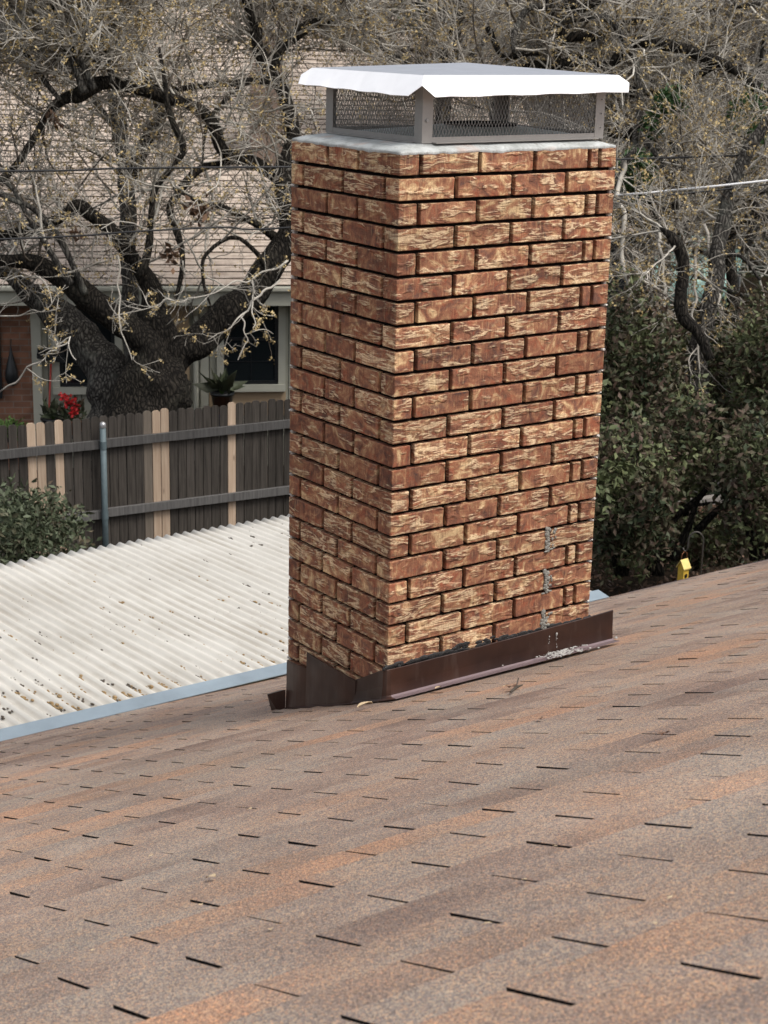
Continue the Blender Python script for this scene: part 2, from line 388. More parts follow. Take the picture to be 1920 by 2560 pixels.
# ------------------------------------------------------------------ ground and yard
GZ = -5.3
g = MB(); n = 40
gx = np.linspace(-150, 150, n+1)
V = [(x, y, GZ) for y in gx for x in gx]
F = [(j*(n+1)+i, j*(n+1)+i+1, (j+1)*(n+1)+i+1, (j+1)*(n+1)+i) for j in range(n) for i in range(n)]
tag(mesh('ground', V, F, GROUND), 'dark earth yard strewn with fallen leaves', 'ground', kind='structure')

# ------------------------------------------------------------------ the house we stand on: roof
Z0, TH = -1.785, .382
DN = Vector((0, math.cos(TH), -math.sin(TH))); NRM = Vector((0, math.sin(TH), math.cos(TH)))
def roofp(u, v, h=0.):
    p = Vector((0, 0, Z0-.006))+Vector((1, 0, 0))*u+DN*v+NRM*(h+.004*noise.noise(Vector((u*1.3, v*1.3, 4.)))+.010*noise.noise(Vector((u*.5, v*.5, 9.))))
    return p
EY = 2.42; VE = EY/math.cos(TH)
EXPO, TAB, SHF, U0, V0r = .1221, .2885, .1617, -1.9545, -3.4033
house = empty('house', (2, 0, GZ), 'single storey house with brown asphalt shingle roof in the foreground', 'house')
XL, XR = -7.5, 12.5
Vv = []; Ff = []; Mi = []; UVs = []
kmin = -26; kmax = int((VE-V0r)/EXPO)
for k in range(kmin, kmax+1):
    vb = V0r+EXPO*k
    if k == kmax: vb = VE+.012
    vt = vb-EXPO*1.25
    ph = (U0+SHF*k) % TAB
    i0 = int((XL-ph)/TAB)-1
    x = ph+i0*TAB
    while x < XR:
        gap = .0029*(.8+.8*random.random()**2) if (-4.2 < x < 9) else .006
        a = max(x+gap, XL); b = min(x+TAB-gap, XR)
        jb = random.uniform(-.002, .002)
        if b > a+.02:
            bi = len(Vv); ns = 4
            hb = .0085+random.uniform(-.0012, .0018)
            for s in range(ns+1):
                u = a+(b-a)*s/ns
                wob = .0010*math.sin(u*97+k)
                Vv += [tuple(roofp(u, vb+jb, -.001)), tuple(roofp(u, vb+jb+wob, hb)), tuple(roofp(u, vt, .0022))]
            for s in range(ns):
                p = bi+s*3; q = p+3
                Ff.append((p+1, q+1, q+2, p+2)); Mi.append(0)
                UVs += [(0, 0)]*0
                for (uu, vv_) in ((s, 0), (s+1, 0), (s+1, 1), (s, 1)):
                    UVs.append((a+(b-a)*uu/ns, k*.40+vv_*.20))
                Ff.append((p, q, q+1, p+1)); Mi.append(1); UVs += [(0, 0)]*4
            for c in (bi, bi+ns*3):   # slot walls
                tid = len(Vv); Vv.append(tuple(roofp(a if c == bi else b, vt, -.001)))
                Ff.append((c, c+1, c+2, tid)); Mi.append(1); UVs += [(0, 0)]*4
        x += TAB
mesh('roof_shingles', Vv, Ff, [SHINGLE, ASPHALT], house, False, Mi, UVs)
b = MB()
for s0 in range(40):
    u0 = XL+(XR-XL)*s0/40; u1 = XL+(XR-XL)*(s0+1)/40
    for j in range(40):
        v0 = V0r+EXPO*kmin-.1+(VE-V0r-EXPO*kmin+.1)*j/40; v1 = V0r+EXPO*kmin-.1+(VE-V0r-EXPO*kmin+.1)*(j+1)/40
        b.add([roofp(u0, v0, -.0015), roofp(u1, v0, -.0015), roofp(u1, v1, -.0015), roofp(u0, v1, -.0015)], [(0, 1, 2, 3)])
b.build('roof_felt', ASPHALT, house)
VT = V0r+EXPO*kmin
rt = roofp(0, VT); YR, ZR = rt.y, rt.z
b = MB()
b.add([(XL, YR-.05, ZR), (XR, YR-.05, ZR), (XR, YR-6.5, ZR-2.6), (XL, YR-6.5, ZR-2.6)], [(3, 2, 1, 0)])
b.build('far_roof_slope', SHINGLE, house)
ez = roofp(0, VE).z
b = MB(); b.box((XL, EY-.03, ez-.17), (XR, EY-.005, ez-.012)); b.box((XL, EY-.5, ez-.19), (XR, EY-.03, ez-.172)); b.build('fascia', TRIM, house)
b = MB(); b.box((XL+.4, EY-.52, GZ), (XR-.4, EY-.42, ez-.19)); b.build('wall', WALLBRICK, house)
b = MB(); b.box((XL+.4, YR-6.2, GZ), (XR-.4, YR-6.1, ZR-2.6)); b.build('wall', WALLBRICK, house)
b = MB(); b.box((3.5, EY-.006, ez-.06), (XR, EY+.014, ez+.002)); b.build('drip_edge', FLASH, house)

# ------------------------------------------------------------------ chimney
H = .0762; W1, W2 = .6040, .8895
chim = empty('chimney', (W2/2, W1/2, Z0), 'tall brick chimney rising from the brown shingle roof, wire screen cap on top', 'chimney')
BV = []; BF = []; BUV = []; BT = []
def brick(x0, x1, y0, y1, z0, z1, rough=.0008):
    jx = random.uniform(-.0009, .0009); jz = random.uniform(-.0007, .0007)
    c = np.array([(x0+x1)/2, (y0+y1)/2, (z0+z1)/2+jz]); hf = np.array([(x1-x0)/2, (y1-y0)/2, (z1-z0)/2])
    nseg = [max(2, int(round(2*hf[0]/.020))), max(2, int(round(2*hf[1]/.020))), 4]
    rad = .0019; idx = {}; gr = [np.array([-1, -(1-rad/h_)]+list(np.linspace(-(1-2.2*rad/h_), 1-2.2*rad/h_, n_+1))+[1-rad/h_, 1]) for h_, n_ in zip(hf, nseg)]; nseg = [len(g_)-1 for g_ in gr]; tint = (random.random(), random.random(), random.random(), 1); ou, ov = random.uniform(0, 90), random.uniform(0, 90)
    fl = random.choice((-1, 1))
    def vert(p):
        key = tuple(np.round(p, 5))
        if key in idx: return idx[key]
        q = p*hf; core = np.clip(q, -(hf-rad), hf-rad); d = q-core; L = np.linalg.norm(d)
        if L > 1e-9: dn = d/L; q = core+dn*rad
        else: dn = d
        w = c+q
        dv = noise.noise_vector(Vector((w*38).tolist()))
        n2 = noise.noise(Vector((w[0]*60+ou, w[1]*60, w[2]*190)))
        w = w+dn*(rough*1.6*n2+rough*.6)+np.array([dv.x, dv.y, dv.z])*rough*.55
        idx[key] = len(BV); BV.append(tuple(w)); BT.append(tint)
        return idx[key]
    for ax in range(3):
        a1, a2 = (ax+1) % 3, (ax+2) % 3
        for sg in (-1, 1):
            n1, n2 = nseg[a1], nseg[a2]
            for i in range(n1):
                for j in range(n2):
                    cr = []
                    for (di, dj) in ((0, 0), (1, 0), (1, 1), (0, 1)):
                        p = np.zeros(3); p[ax] = sg; p[a1] = gr[a1][i+di]; p[a2] = gr[a2][j+dj]; cr.append(p)
                    if sg < 0: cr = cr[::-1]
                    BF.append(tuple(vert(p) for p in cr))
                    for p in cr:
                        w = c+p*hf
                        if ax == 2: BUV.append(((w[0])*fl+ou, w[1]+ov))
                        else: BUV.append(((w[0]-w[1])*fl+ou, w[2]+ov))
J = .0062; K = .0086
def spans(edges, lo, hi):
    e = [lo]+edges+[hi]; return list(zip(e[:-1], e[1:]))
for r_ in range(1, 29):
    z1 = -(r_-1)*H-J; z0 = -r_*H+J
    if r_ == 1: z1 = -.006
    if r_ % 2 == 0:
        ex = [.222, .450, .676]; ey = [.0795, .3065, .5365]
        cx, cy = .222, .0795
    else:
        ex = [.079, .3095, .5365, .7695, .8178]; ey = [.2230, .3955]
        cx, cy = .079, .2230
    jt = lambda: random.uniform(-.002, .002)
    exj = [e+jt() for e in ex]; eyj = [e+jt() for e in ey]
    brick(0, exj[0]-K, 0, eyj[0]-K, z0, z1)
    for a, b_ in spans(exj[1:], exj[0], W2):
        brick(a+K, b_-(K if b_ < W2 else 0), 0, .085, z0, z1)
    for a, b_ in spans(eyj[1:], eyj[0], W1):
        brick(0, .085, a+K, b_-(K if b_ < W1 else 0), z0, z1)
    # far faces (seen from other positions)
    if r_ % 2 == 0:
        sx = [.2, .43, .66]; sy = [.30, .51]
    else:
        sx = [.31, .54, .77]; sy = [.2, .40]
    for a, b_ in spans(sx, .088, W2):
        brick(a+J, b_-(J if b_ < W2 else 0), W1-.085, W1, z0, z1)
    for a, b_ in spans(sy, .088, W1-.089):
        brick(W2-.085, W2, a+J, b_-J, z0, z1)
mesh('brickwork', BV, BF, BRICK, chim, True, None, BUV, BT)
b = MB(); b.box((.018, .018, -28*H), (W2-.014, W1-.014, -.010)); b.build('mortar_joint', MORTAR_DARK, chim)
# pale mortar of the two far faces, its ends showing as white specks along both outer edges
b = MB()
for r_ in range(1, 28):
    z = -r_*H
    b.box((.004, W1-.011, z-J), (W2-.012, W1-.001, z+J)); b.box((W2-.011, .010, z-J), (W2-.001, W1-.012, z+J))
    for (x, y) in ((.003, W1-.004), (W2-.005, .002)):
        if random.random() < .9:
            s = random.uniform(.0035, .0075); q = random.uniform(-.002, .003)
            ic = bmesh.new(); bmesh.ops.create_icosphere(ic, subdivisions=1, radius=1)
            b.add([(x+v.co.x*s*random.uniform(.7, 1.2)*1.3, y+v.co.y*s*1.3, z+q+v.co.z*s*random.uniform(.5, .9)) for v in ic.verts], [tuple(v.index for v in f.verts) for f in ic.faces]); ic.free()
b.build('pale_mortar_joint', MORTAR_PALE, chim)
# roughly patched upright joints near the base
def lump(b, c, s, mi=0, seed=0, sub=2):
    ic = bmesh.new(); bmesh.ops.create_icosphere(ic, subdivisions=sub, radius=1)
    V = []
    for v in ic.verts:
        k = 1+.55*noise.noise(v.co*2.3+Vector((seed*3.1, seed*1.7, seed)))
        V.append((c[0]+v.co.x*s[0]*k, c[1]+v.co.y*s[1]*k, c[2]+v.co.z*s[2]*k))
    b.add(V, [tuple(v.index for v in f.verts) for f in ic.faces], mi); ic.free()
for r_ in (18, 20, 22):
    b = MB(); zc = -(r_-.5)*H
    for i in range(16):
        lump(b, (.676+random.uniform(-.008, .008), -.001, zc+(i/15-.5)*H*1.05), (random.uniform(.006, .010), .005, random.uniform(.006, .010)), 0, i+r_)
    for i in range(7): lump(b, (.690+random.uniform(-.004, .022), -.0015, zc+random.uniform(-.5, .5)*H*.9), (random.uniform(.003, .008), .0028, random.uniform(.003, .007)), 0, i+50)
    for i in range(3): lump(b, (.676+random.uniform(-.02, .02), -.003, zc-H*.52+random.uniform(-.004, .004)), (.008, .004, .003), 0, i+80)
    b.build('mortar_patch', MORTAR_GREY, chim, True)
# crown
def crown():
    N = 260; per = []
    L = 2*(W1+W2)
    for i in range(N):
        s = L*i/N
        if s < W2: p = (s, 0, 0, -1)
        elif s < W2+W1: p = (W2, s-W2, 1, 0)
        elif s < 2*W2+W1: p = (2*W2+W1-s, W1, 0, 1)
        else: p = (0, L-s, -1, 0)
        per.append(p)
    V = []; rings = 6
    cx, cy = W2/2, W1/2
    for (x, y, nx, ny) in per:
        dr = .5+.5*noise.noise(Vector((x*9, y*9, 2)))+.35*noise.noise(Vector((x*34, y*34, 5)))
        dr = max(.05, dr)
        o = .0020+.0012*noise.noise(Vector((x*20, y*20, 1)))
        low = -.003-.011*dr
        V.append((x+nx*.001, y+ny*.001, low-.001)); V.append((x+nx*o, y+ny*o, low+.003)); V.append((x+nx*o, y+ny*o, .000+.002*noise.noise(Vector((x*15, y*15, 8)))))
        for f, z in ((.07, .009), (.17, .017), (1., .020)):
            V.append((x+(cx-x)*f, y+(cy-y)*f, z+.003*noise.noise(Vector((x*(1-f)*14, y*(1-f)*14, 3)))))
    F = []
    for i in range(N):
        for j in range(rings-1):
            a = i*rings+j; b_ = ((i+1) % N)*rings+j; F.append((a, b_, b_+1, a+1))
    return mesh('crown', V, F, CROWN, chim, True)
crown()
# spark-arrestor cap
cap = chim
CX0, CX1, CY0, CY1 = .117, .872, .048, .578; ZB, ZT = .019, .196
for (x, y, sx, sy) in ((CX0, CY0, 1, 1), (CX1, CY0, -1, 1), (CX0, CY1, 1, -1), (CX1, CY1, -1, -1)):
    b = MB(); wd_ = .040; tk = .0022
    b.box((min(x, x+sx*wd_), min(y, y+sy*tk), ZB), (max(x, x+sx*wd_), max(y, y+sy*tk), ZT))
    b.box((min(x, x+sx*tk), min(y+sy*tk, y+sy*wd_), ZB), (max(x, x+sx*tk), max(y+sy*tk, y+sy*wd_), ZT))
    o = b.build('leg', LEGMAT, cap)
    for zz in ((.088,) if (sx, sy) != (-1, 1) else (.145, .10, .055)):
        rr = .006 if len(((.088,) if (sx, sy) != (-1, 1) else (1, 2, 3))) == 1 else .0022
        s = MB(); s.tube([(x+sx*.016, y-sy*.001, zz), (x+sx*.016, y-sy*.006, zz)], [rr, rr*.8], 8); s.build('screw', RIMMAT, o)
b = MB()  # bottom rails, folded
for (p, q) in (((CX0+.04, CY0), (CX1-.04, CY0)), ((CX0+.04, CY1), (CX1-.04, CY1))):
    sgn = 1 if p[1] == CY0 else -1
    b.box((p[0], min(p[1]+sgn*.001, p[1]+sgn*.003), ZB), (q[0], max(p[1]+sgn*.001, p[1]+sgn*.003), ZB+.018))
    b.box((p[0], min(p[1]-sgn*.022, p[1]), ZB), (q[0], max(p[1]-sgn*.022, p[1]), ZB+.003))
for (p, q) in (((CX0, CY0+.04), (CX0, CY1-.04)), ((CX1, CY0+.04), (CX1, CY1-.04))):
    sgn = 1 if p[0] == CX0 else -1
    b.box((min(p[0]+sgn*.001, p[0]+sgn*.003), p[1], ZB), (max(p[0]+sgn*.001, p[0]+sgn*.003), q[1], ZB+.018))
    b.box((min(p[0]-sgn*.022, p[0]), p[1], ZB), (max(p[0]-sgn*.022, p[0]), q[1], ZB+.003))
b.build('bottom_rail', LEGMAT, cap)
def screen(p, q):
    b = MB(); p = Vector(p); q = Vector(q); L = (q-p).length; d = (q-p)/L; cw, ch = .0255, .052; z0, z1 = ZB+.004, ZT
    nrm = Vector((d.y, -d.x, 0))
    nh = int((z1-z0)/(ch/2)); nw = int(L/(cw/2))
    for i in range(-nh, nw+1):
        for sgn in (1, -1):
            # a strand climbing half a cell per half cell
            pts = []
            for k in range(nh+1):
                s = (i+k)*cw/2 if sgn > 0 else (i+nh-k)*cw/2
                if 0 <= s <= L: pts.append((s, z0+k*(z1-z0)/nh))
            if len(pts) > 1:
                for (s0, za), (s1, zb_) in zip(pts[:-1], pts[1:]):
                    j = random.uniform(-.0008, .0008)
                    A = p+d*s0+Vector((0, 0, za-p.z)); B = p+d*s1+Vector((0, 0, zb_-p.z))
                    b.bar(A+nrm*j, B+nrm*j, .0014, .0009, 0, tuple(nrm))
    return b.build('wire_screen', MESHMAT, cap)
e = .005
screen((CX0+.02, CY0+e, 0), (CX1-.02, CY0+e, 0)); screen((CX0+.02, CY1-e, 0), (CX1-.02, CY1-e, 0))
screen((CX0+e, CY0+.02, 0), (CX0+e, CY1-.02, 0)); screen((CX1-e, CY0+.02, 0), (CX1-e, CY1-.02, 0))
# pan with the flue opening
b = MB(); N = 48; fx, fy, fr = .60, .36, .125
ring = [(fx+fr*math.cos(2*math.pi*i/N), fy+fr*math.sin(2*math.pi*i/N)) for i in range(N)]
outer = []
for i in range(N):
    a = 2*math.pi*i/N; c_, s_ = math.cos(a), math.sin(a)
    t = min([(((CX1-.005) if c_ > 0 else (CX0+.005))-fx)/c_ if abs(c_) > 1e-6 else 9, (((CY1-.005) if s_ > 0 else (CY0+.005))-fy)/s_ if abs(s_) > 1e-6 else 9])
    outer.append((fx+c_*t, fy+s_*t))
V = [(x, y, ZB+.003) for x, y in outer]+[(x, y, ZB+.030) for x, y in ring]+[(x, y, ZB+.036) for x, y in ring]+[(fx+(x-fx)*.96, fy+(y-fy)*.96, ZB+.036) for x, y in ring]+[(fx+(x-fx)*.96, fy+(y-fy)*.96, ZB-.012) for x, y in ring]
F = []; MI = []
for i in range(N):
    j = (i+1) % N
    for k in range(4): F.append((k*N+i, k*N+j, (k+1)*N+j, (k+1)*N+i)); MI.append(0 if k < 1 else 1)
mesh('pan', V, F, [FLOORMAT, BLACKHOLE], cap, False, MI)
b = MB(); b.lathe((fx, fy, ZB-.001), [(.001, .003), (fr*.95, .003)], 32); b.build('flue_opening', BLACKHOLE, cap)
# lid
LX0, LX1, LY0, LY1 = .047, .962, -.028, .700; zl, zu, ap = .173, .2235, .252; ins = .056
def lid():
    b = MB(); up = [(LX0+ins, LY0+ins, zu), (LX1-ins, LY0+ins, zu), (LX1-ins, LY1-ins, zu), (LX0+ins, LY1-ins, zu)]
    apx = ((LX0+LX1)/2, (LY0+LY1)/2, ap)
    b.add(up+[apx], [(0, 1, 4), (1, 2, 4), (2, 3, 4), (3, 0, 4)], 1)
    # flanges with notched corners
    lo = [(LX0, LY0), (LX1, LY0), (LX1, LY1), (LX0, LY1)]
    for i in range(4):
        j = (i+1) % 4; A = Vector(up[i]); B = Vector(up[j]); a2 = Vector((*lo[i], zl)); b2 = Vector((*lo[j], zl)); a2.z -= .013*(i == 0); b2.z -= .013*(j == 0); d = (b2-a2).normalized()
        cut = .060
        aN = a2+d*cut; bN = b2-d*cut; mA = A.lerp(a2, .46); mB = B.lerp(b2, .46)
        nn = 14
        top = [A.lerp(B, k/nn) for k in range(nn+1)]; bot = [aN.lerp(bN, k/nn)+Vector((0, 0, .0016*math.sin(k*1.7+i))) for k in range(nn+1)]
        V = top+bot+[mA, mB]
        Fc = [(k, n_+1+k, n_+2+k, k+1) for n_ in (nn,) for k in range(nn)]
        Fc += [(0, 2*nn+2, nn+1), (nn, 2*nn+1, 2*nn+3)]
        b.add(V, Fc)
        # hem
        nin = Vector(((LX0+LX1)/2, (LY0+LY1)/2, zl))-(aN+bN)/2; nin = Vector((round(nin.x, 1) and 0, 0, 0)) if 0 else (nin-d*nin.dot(d)).normalized()
        hm = [p+nin*.004+Vector((0, 0, .001)) for p in bot]
        b.add(bot+hm, [(k, nn+1+k, nn+2+k, k+1) for k in range(nn)])
    o = b.build('lid', [LIDMAT, LIDTOP], cap)
    md = o.modifiers.new('thick', 'SOLIDIFY'); md.thickness = .0012; md.offset = -1
    return o
lid()
for (x, y) in ((.36, LY1-ins-.004), (.80, LY1-ins-.004)):
    b = MB(); b.tube([(x, y, zu), (x, y, zu+.006)], [.005, .003], 8); b.build('screw', RIMMAT, cap)

# flashing
def roofz(y): return Z0-y*math.tan(TH)
fl = []
def sheet(name, path, prof, mat=FLASH, wob=.0):
    "path: list of (x, y, nx, ny, ztop); prof(i, fr) -> offset, z"
    pass
b = MB()
path = [(-.010, .165, -1, 0, -1.764), (-.010, .10, -1, 0, -1.728), (-.010, .035, -1, 0, -1.690), (-.011, .006, -1, -.25, -1.676), (-.006, -.007, -.7, -.7, -1.672), (.006, -.011, -.25, -1, -1.671)]
for i in range(1, 25): path.append((.006+.994*i/24, -.011-.001*math.sin(i), 0, -1, -1.671+.018*(i/24)**2))
V = []; nP = 6
for (x, y, nx, ny, zt) in path:
    l = math.hypot(nx, ny); nx /= l; ny /= l
    V.append((x-nx*.002, y-ny*.002, zt+.001))
    V.append((x, y, zt))
    V.append((x+nx*.002, y+ny*.002, (zt+roofz(y))/2))
    zb = roofz(y)+.022; V.append((x+nx*.006, y+ny*.006, zb))
    fw = .017 if abs(ny) > .9 else .006
    V.append((x+nx*(.006+fw*.5), y+ny*(.006+fw*.5), roofz(y+ny*(.006+fw*.5))+.012))
    V.append((x+nx*(.01+fw*2.2), y+ny*(.01+fw*2.2), roofz(y+ny*(.01+fw*2.2))+.006))
F = [(i*nP+k, (i+1)*nP+k, (i+1)*nP+k+1, i*nP+k+1) for i in range(len(path)-1) for k in range(nP-1)]
FLANGE = plain('sheen_flange', (.19, .14, .145), .25, 0, .2, 20, .2)  # paler pinkish colour paints the sky's sheen on the bent lip
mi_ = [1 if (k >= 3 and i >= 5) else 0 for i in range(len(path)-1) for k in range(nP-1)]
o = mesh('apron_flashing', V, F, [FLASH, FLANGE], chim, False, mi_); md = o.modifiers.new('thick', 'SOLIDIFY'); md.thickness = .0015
def step(y0, y1, zt0, zt1, x, nm='step_flashing'):
    b = MB(); n = 6; V = []
    for i in range(n+1):
        y = y0+(y1-y0)*i/n; zt = zt0+(zt1-zt0)*i/n; xx = x-.004*math.sin(math.pi*i/n)
        V += [(xx+.004, y, zt+.001), (xx, y, zt), (xx-.001, y, (zt+roofz(y))/2), (xx-.004, y, roofz(y)+.008), (xx-.020, y, roofz(y)+.006)]
    F = [(i*5+k, (i+1)*5+k, (i+1)*5+k+1, i*5+k+1) for i in range(n) for k in range(4)]
    o = mesh(nm, V, F, FLASH, chim, False); md = o.modifiers.new('thick', 'SOLIDIFY'); md.thickness = .0016; return o
step(.160, .462, -1.764, -1.760, -.014)
step(.455, .600, -1.822, -1.836, -.008)
b = MB()   # folded ear of metal at the low back corner
z = roofz(.62)
b.add([(-.012, .602, z+.085), (-.012, .640, z+.070), (-.046, .672, z+.052), (-.060, .648, z+.060), (-.034, .625, z+.004), (-.010, .606, z+.002), (-.030, .668, z-.016)],
      [(0, 1, 3), (1, 2, 3), (0, 3, 4, 5), (3, 2, 6, 4)])
o = b.build('folded_flashing', FLASH, chim); md = o.modifiers.new('thick', 'SOLIDIFY'); md.thickness = .002
# tar along the apron
b = MB()
for i in range(120):
    x = random.uniform(-.004, W2); s = random.uniform(.004, .011)
    if .0 < x < .75 or random.random() < .5: lump(b, (x, .0005, -1.667+random.uniform(-.004, .008+.012*(.25 < x < .5))), (s*2.6, .0026, s*1.0), 0, i, 2)
b.build('sealant', TAR, chim, True)['kind'] = 'stuff'
# crumbs fallen from the patched joint
b = MB()
for i in range(260):
    r1 = abs(random.gauss(0, 1))
    x = .695+random.gauss(0, .040)*r1+abs(random.gauss(0, .05)); y = -.024-abs(random.gauss(0, .034)); s = random.uniform(.0007, .0034)*(1.5 if random.random() < .06 else 1)
    lump(b, (x, y, roofz(y)+.0105+.016*max(0, 1-abs(y+.03)/.03)+s*.3), (s*1.5*random.uniform(.7, 1.5), s*1.3, s*.7), 0, i, 1)
for i in range(26):
    z = random.uniform(-1.765, -1.685); x = random.choice((.692, .728))+random.uniform(-.003, .003); s = random.uniform(.0008, .0022)
    lump(b, (x, -.0165, z), (s, .001, s*1.4), 0, i, 1)
lump(b, (.726, -.017, -1.688), (.004, .003, .008), 0, 3, 1)
tag(b.build('mortar_crumbs', plain('crumb_mortar', (.38, .365, .34), .95, var=.4, sc=90)), 'pale mortar crumbs spilled over the brown flashing below the patched joints', 'mortar debris', kind='stuff')

# ------------------------------------------------------------------ leaves lying on the roof
LM = []
for k_, mt in enumerate((LEAF_DRY, LEAF_BROWN)):
    b = MB(); nL = 8; V = []
    for i in range(nL+1):
        s = i/nL; w = .34*math.sin(math.pi*min(1, s*.96+.03))**.8; z = .16*math.sin(s*3)+.05
        V += [(s-.5, -w, z+.10), (s-.5, 0, z), (s-.5, w, z+.08+.1*s)]
    F = [(i*3+j, (i+1)*3+j, (i+1)*3+j+1, i*3+j+1) for i in range(nL) for j in (0, 1)]
    me = bpy.data.meshes.new('fallen_leaf'); me.from_pydata(V, [], F); me.materials.append(mt); LM.append(me)
def px_roof(x, y):
    d = _w+(x-960)/FPX*_r-(y-1280)/FPX*_u; n = np.array(NRM); t = np.dot(np.array([0, 0, Z0])-CAM, n)/np.dot(d, n); return Vector(CAM+t*d)
leaves = [(915, 1774, .058, 0, 'large dry tan leaf lying against the corner of the brown flashing'),
          (530, 2207, .022, 0, 'pale dry leaf lying alone on the lower left shingles'),
          (625, 2033, .016, 0, 'small pale leaf caught in a shingle slot left of centre'),
          (1664, 1848, .032, 1, 'dark brown curled leaf on the shingles right of the chimney'),
          (1283, 1728, .04, 1, 'small dark leaf scrap below the right end of the flashing'),
          (1097, 1727, .028, 0, 'yellow leaf lying at the foot of the long flashing'),
          (1265, 1722, .020, 0, 'tiny orange leaf next to the dark leaf scrap under the flashing'),
          (1352, 1808, .026, 1, 'dark red leaf bit on the shingles below the flashing')]
rest = [(758, 1896), (170, 1962), (462, 1891), (100, 2186), (505, 2274), (680, 2338), (1680, 2260), (1313, 2213), (1390, 2128), (1640, 2325), (1222, 2325), (235, 2388), (720, 1858), (1477, 1846), (1200, 1680), (1560, 1640), (1850, 1620), (640, 1905), (1470, 1660), (1160, 1880), (1705, 2130), (380, 2150), (1500, 1560), (1750, 1520), (893, 1830)]
def leaf(x, y, s, k, lab, grp=None):
    o = bpy.data.objects.new('fallen_leaf', LM[k]); COL.objects.link(o); p = px_roof(x, y)
    o.location = p+NRM*(.006+s*.08); o.rotation_euler = (Matrix.Rotation(-TH, 3, 'X') @ Matrix.Rotation(random.uniform(0, 6.28), 3, 'Z')).to_euler(); o.scale = (s, s, s*.7)
    tag(o, lab, 'leaf', grp)
for a in leaves: leaf(*a)
for (x, y) in rest: leaf(x, y, random.uniform(.006, .012), 0, 'tiny pale leaf scrap lying among the shingle slots', 'tiny leaf scraps on the shingles')
p = [px_roof(1278, 1740), px_roof(1292, 1728), px_roof(1308, 1722)]
b = MB(); b.tube([q+NRM*.012 for q in p], [.003, .005, .002], 6); b.tube([p[1]+NRM*.012, px_roof(1300, 1716)+NRM*.025], .002, 5)
tag(b.build('broken_twig', TWIG_DARK), 'short dark broken twig on the shingles under the flashing', 'twig')

# ------------------------------------------------------------------ patio cover
pat = empty('patio_cover', (1.2, 3.8, GZ), 'white corrugated patio cover joined to the eave with a pale blue metal strip', 'patio cover')
BETA = .05; PER = .0678; AMP = .0100; PX0, PX1, PY0, PY1 = -1.6, 3.31, 2.448, 5.13
def pz(y): return ez+.028-(y-2.45)*math.tan(BETA)
nx = int((PX1-PX0)/PER*10); ny = 24
xs = np.linspace(PX0, PX1, nx+1); ys = np.linspace(PY0, PY1, ny+1)
X, Y = np.meshgrid(xs, ys)
Zc = AMP*np.cos(2*np.pi*X/PER)+ez+.014-(Y-2.45)*math.tan(BETA)+.006*np.sin(X*2.1+Y)*np.sin(Y*1.7)
V = np.stack([X, Y, Zc], -1).reshape(-1, 3)
I = np.arange((nx+1)*(ny+1)).reshape(ny+1, nx+1)
F = np.stack([I[:-1, :-1], I[:-1, 1:], I[1:, 1:], I[1:, :-1]], -1).reshape(-1, 4)
o = mesh('corrugated_sheet', V, F, CORR, pat, True); md = o.modifiers.new('thick', 'SOLIDIFY'); md.thickness = .001
b = MB(); b.add([(PX0, EY-.03, ez+.022), (PX1, EY-.03, ez+.022), (PX1, EY+.062, ez+.038), (PX0, EY+.062, ez+.038), (PX0, EY+.068, ez+.022), (PX1, EY+.068, ez+.022), (PX1, EY-.03, ez+.018), (PX0, EY-.03, ez+.018)], [(0, 1, 2, 3), (3, 2, 5, 4), (0, 7, 6, 1)])
b.build('flashing_strip', BLUE, pat)
b = MB(); b.box((PX0, PY1-.22, pz(PY1)-.18), (PX1, PY1-.16, pz(PY1)-.03)); b.build('beam', TRIM, pat)
for x in (PX0+.2, .95, PX1-.2):
    b = MB(); b.box((x-.045, PY1-.235, GZ), (x+.045, PY1-.145, pz(PY1)-.18)); b.build('post', TRIM, pat)
# litter on it
b = MB()
def litter(x, y, s, mi, n=3):
    for i in range(n):
        dx, dy = random.gauss(0, s*.35), random.gauss(0, s*1.1)
        yy = y+dy; xx = round((x+dx)/PER-.5)*PER+PER*.5+random.uniform(-.012, .012); q = s*random.uniform(.25, .6)
        zz = AMP*math.cos(2*math.pi*xx/PER)+ez+.014-(yy-2.45)*math.tan(BETA)
        if PY0+.04 < yy < PY1 and PX0 < xx < PX1: lump(b, (xx, yy, zz+q*.25), (q*.55, q*1.1, q*.35), mi, random.random()*90, 1)
for i in range(210): litter(random.uniform(-.3, 3.3), 2.55+abs(random.gauss(0, .20)), random.uniform(.014, .032), random.choice((0, 0, 0, 1)), 5)
for i in range(150): litter(random.uniform(-.3, 3.3), 2.5+abs(random.gauss(0, .9)), random.uniform(.010, .027), random.choice((0, 0, 1)), 3)
for i in range(200): litter(random.uniform(0, 3.3), random.uniform(2.5, 5.1), random.uniform(.009, .023), random.choice((0, 1, 1)), 1)
for i in range(16): litter(random.uniform(1.6, 3.3), random.uniform(3.4, 4.9), .022, 1, 10)
tag(b.build('leaf_litter', [LITTER, LITTER_DARK], None, True), 'brown leaf litter caught in the grooves of the white corrugated cover', 'leaf litter', kind='stuff')

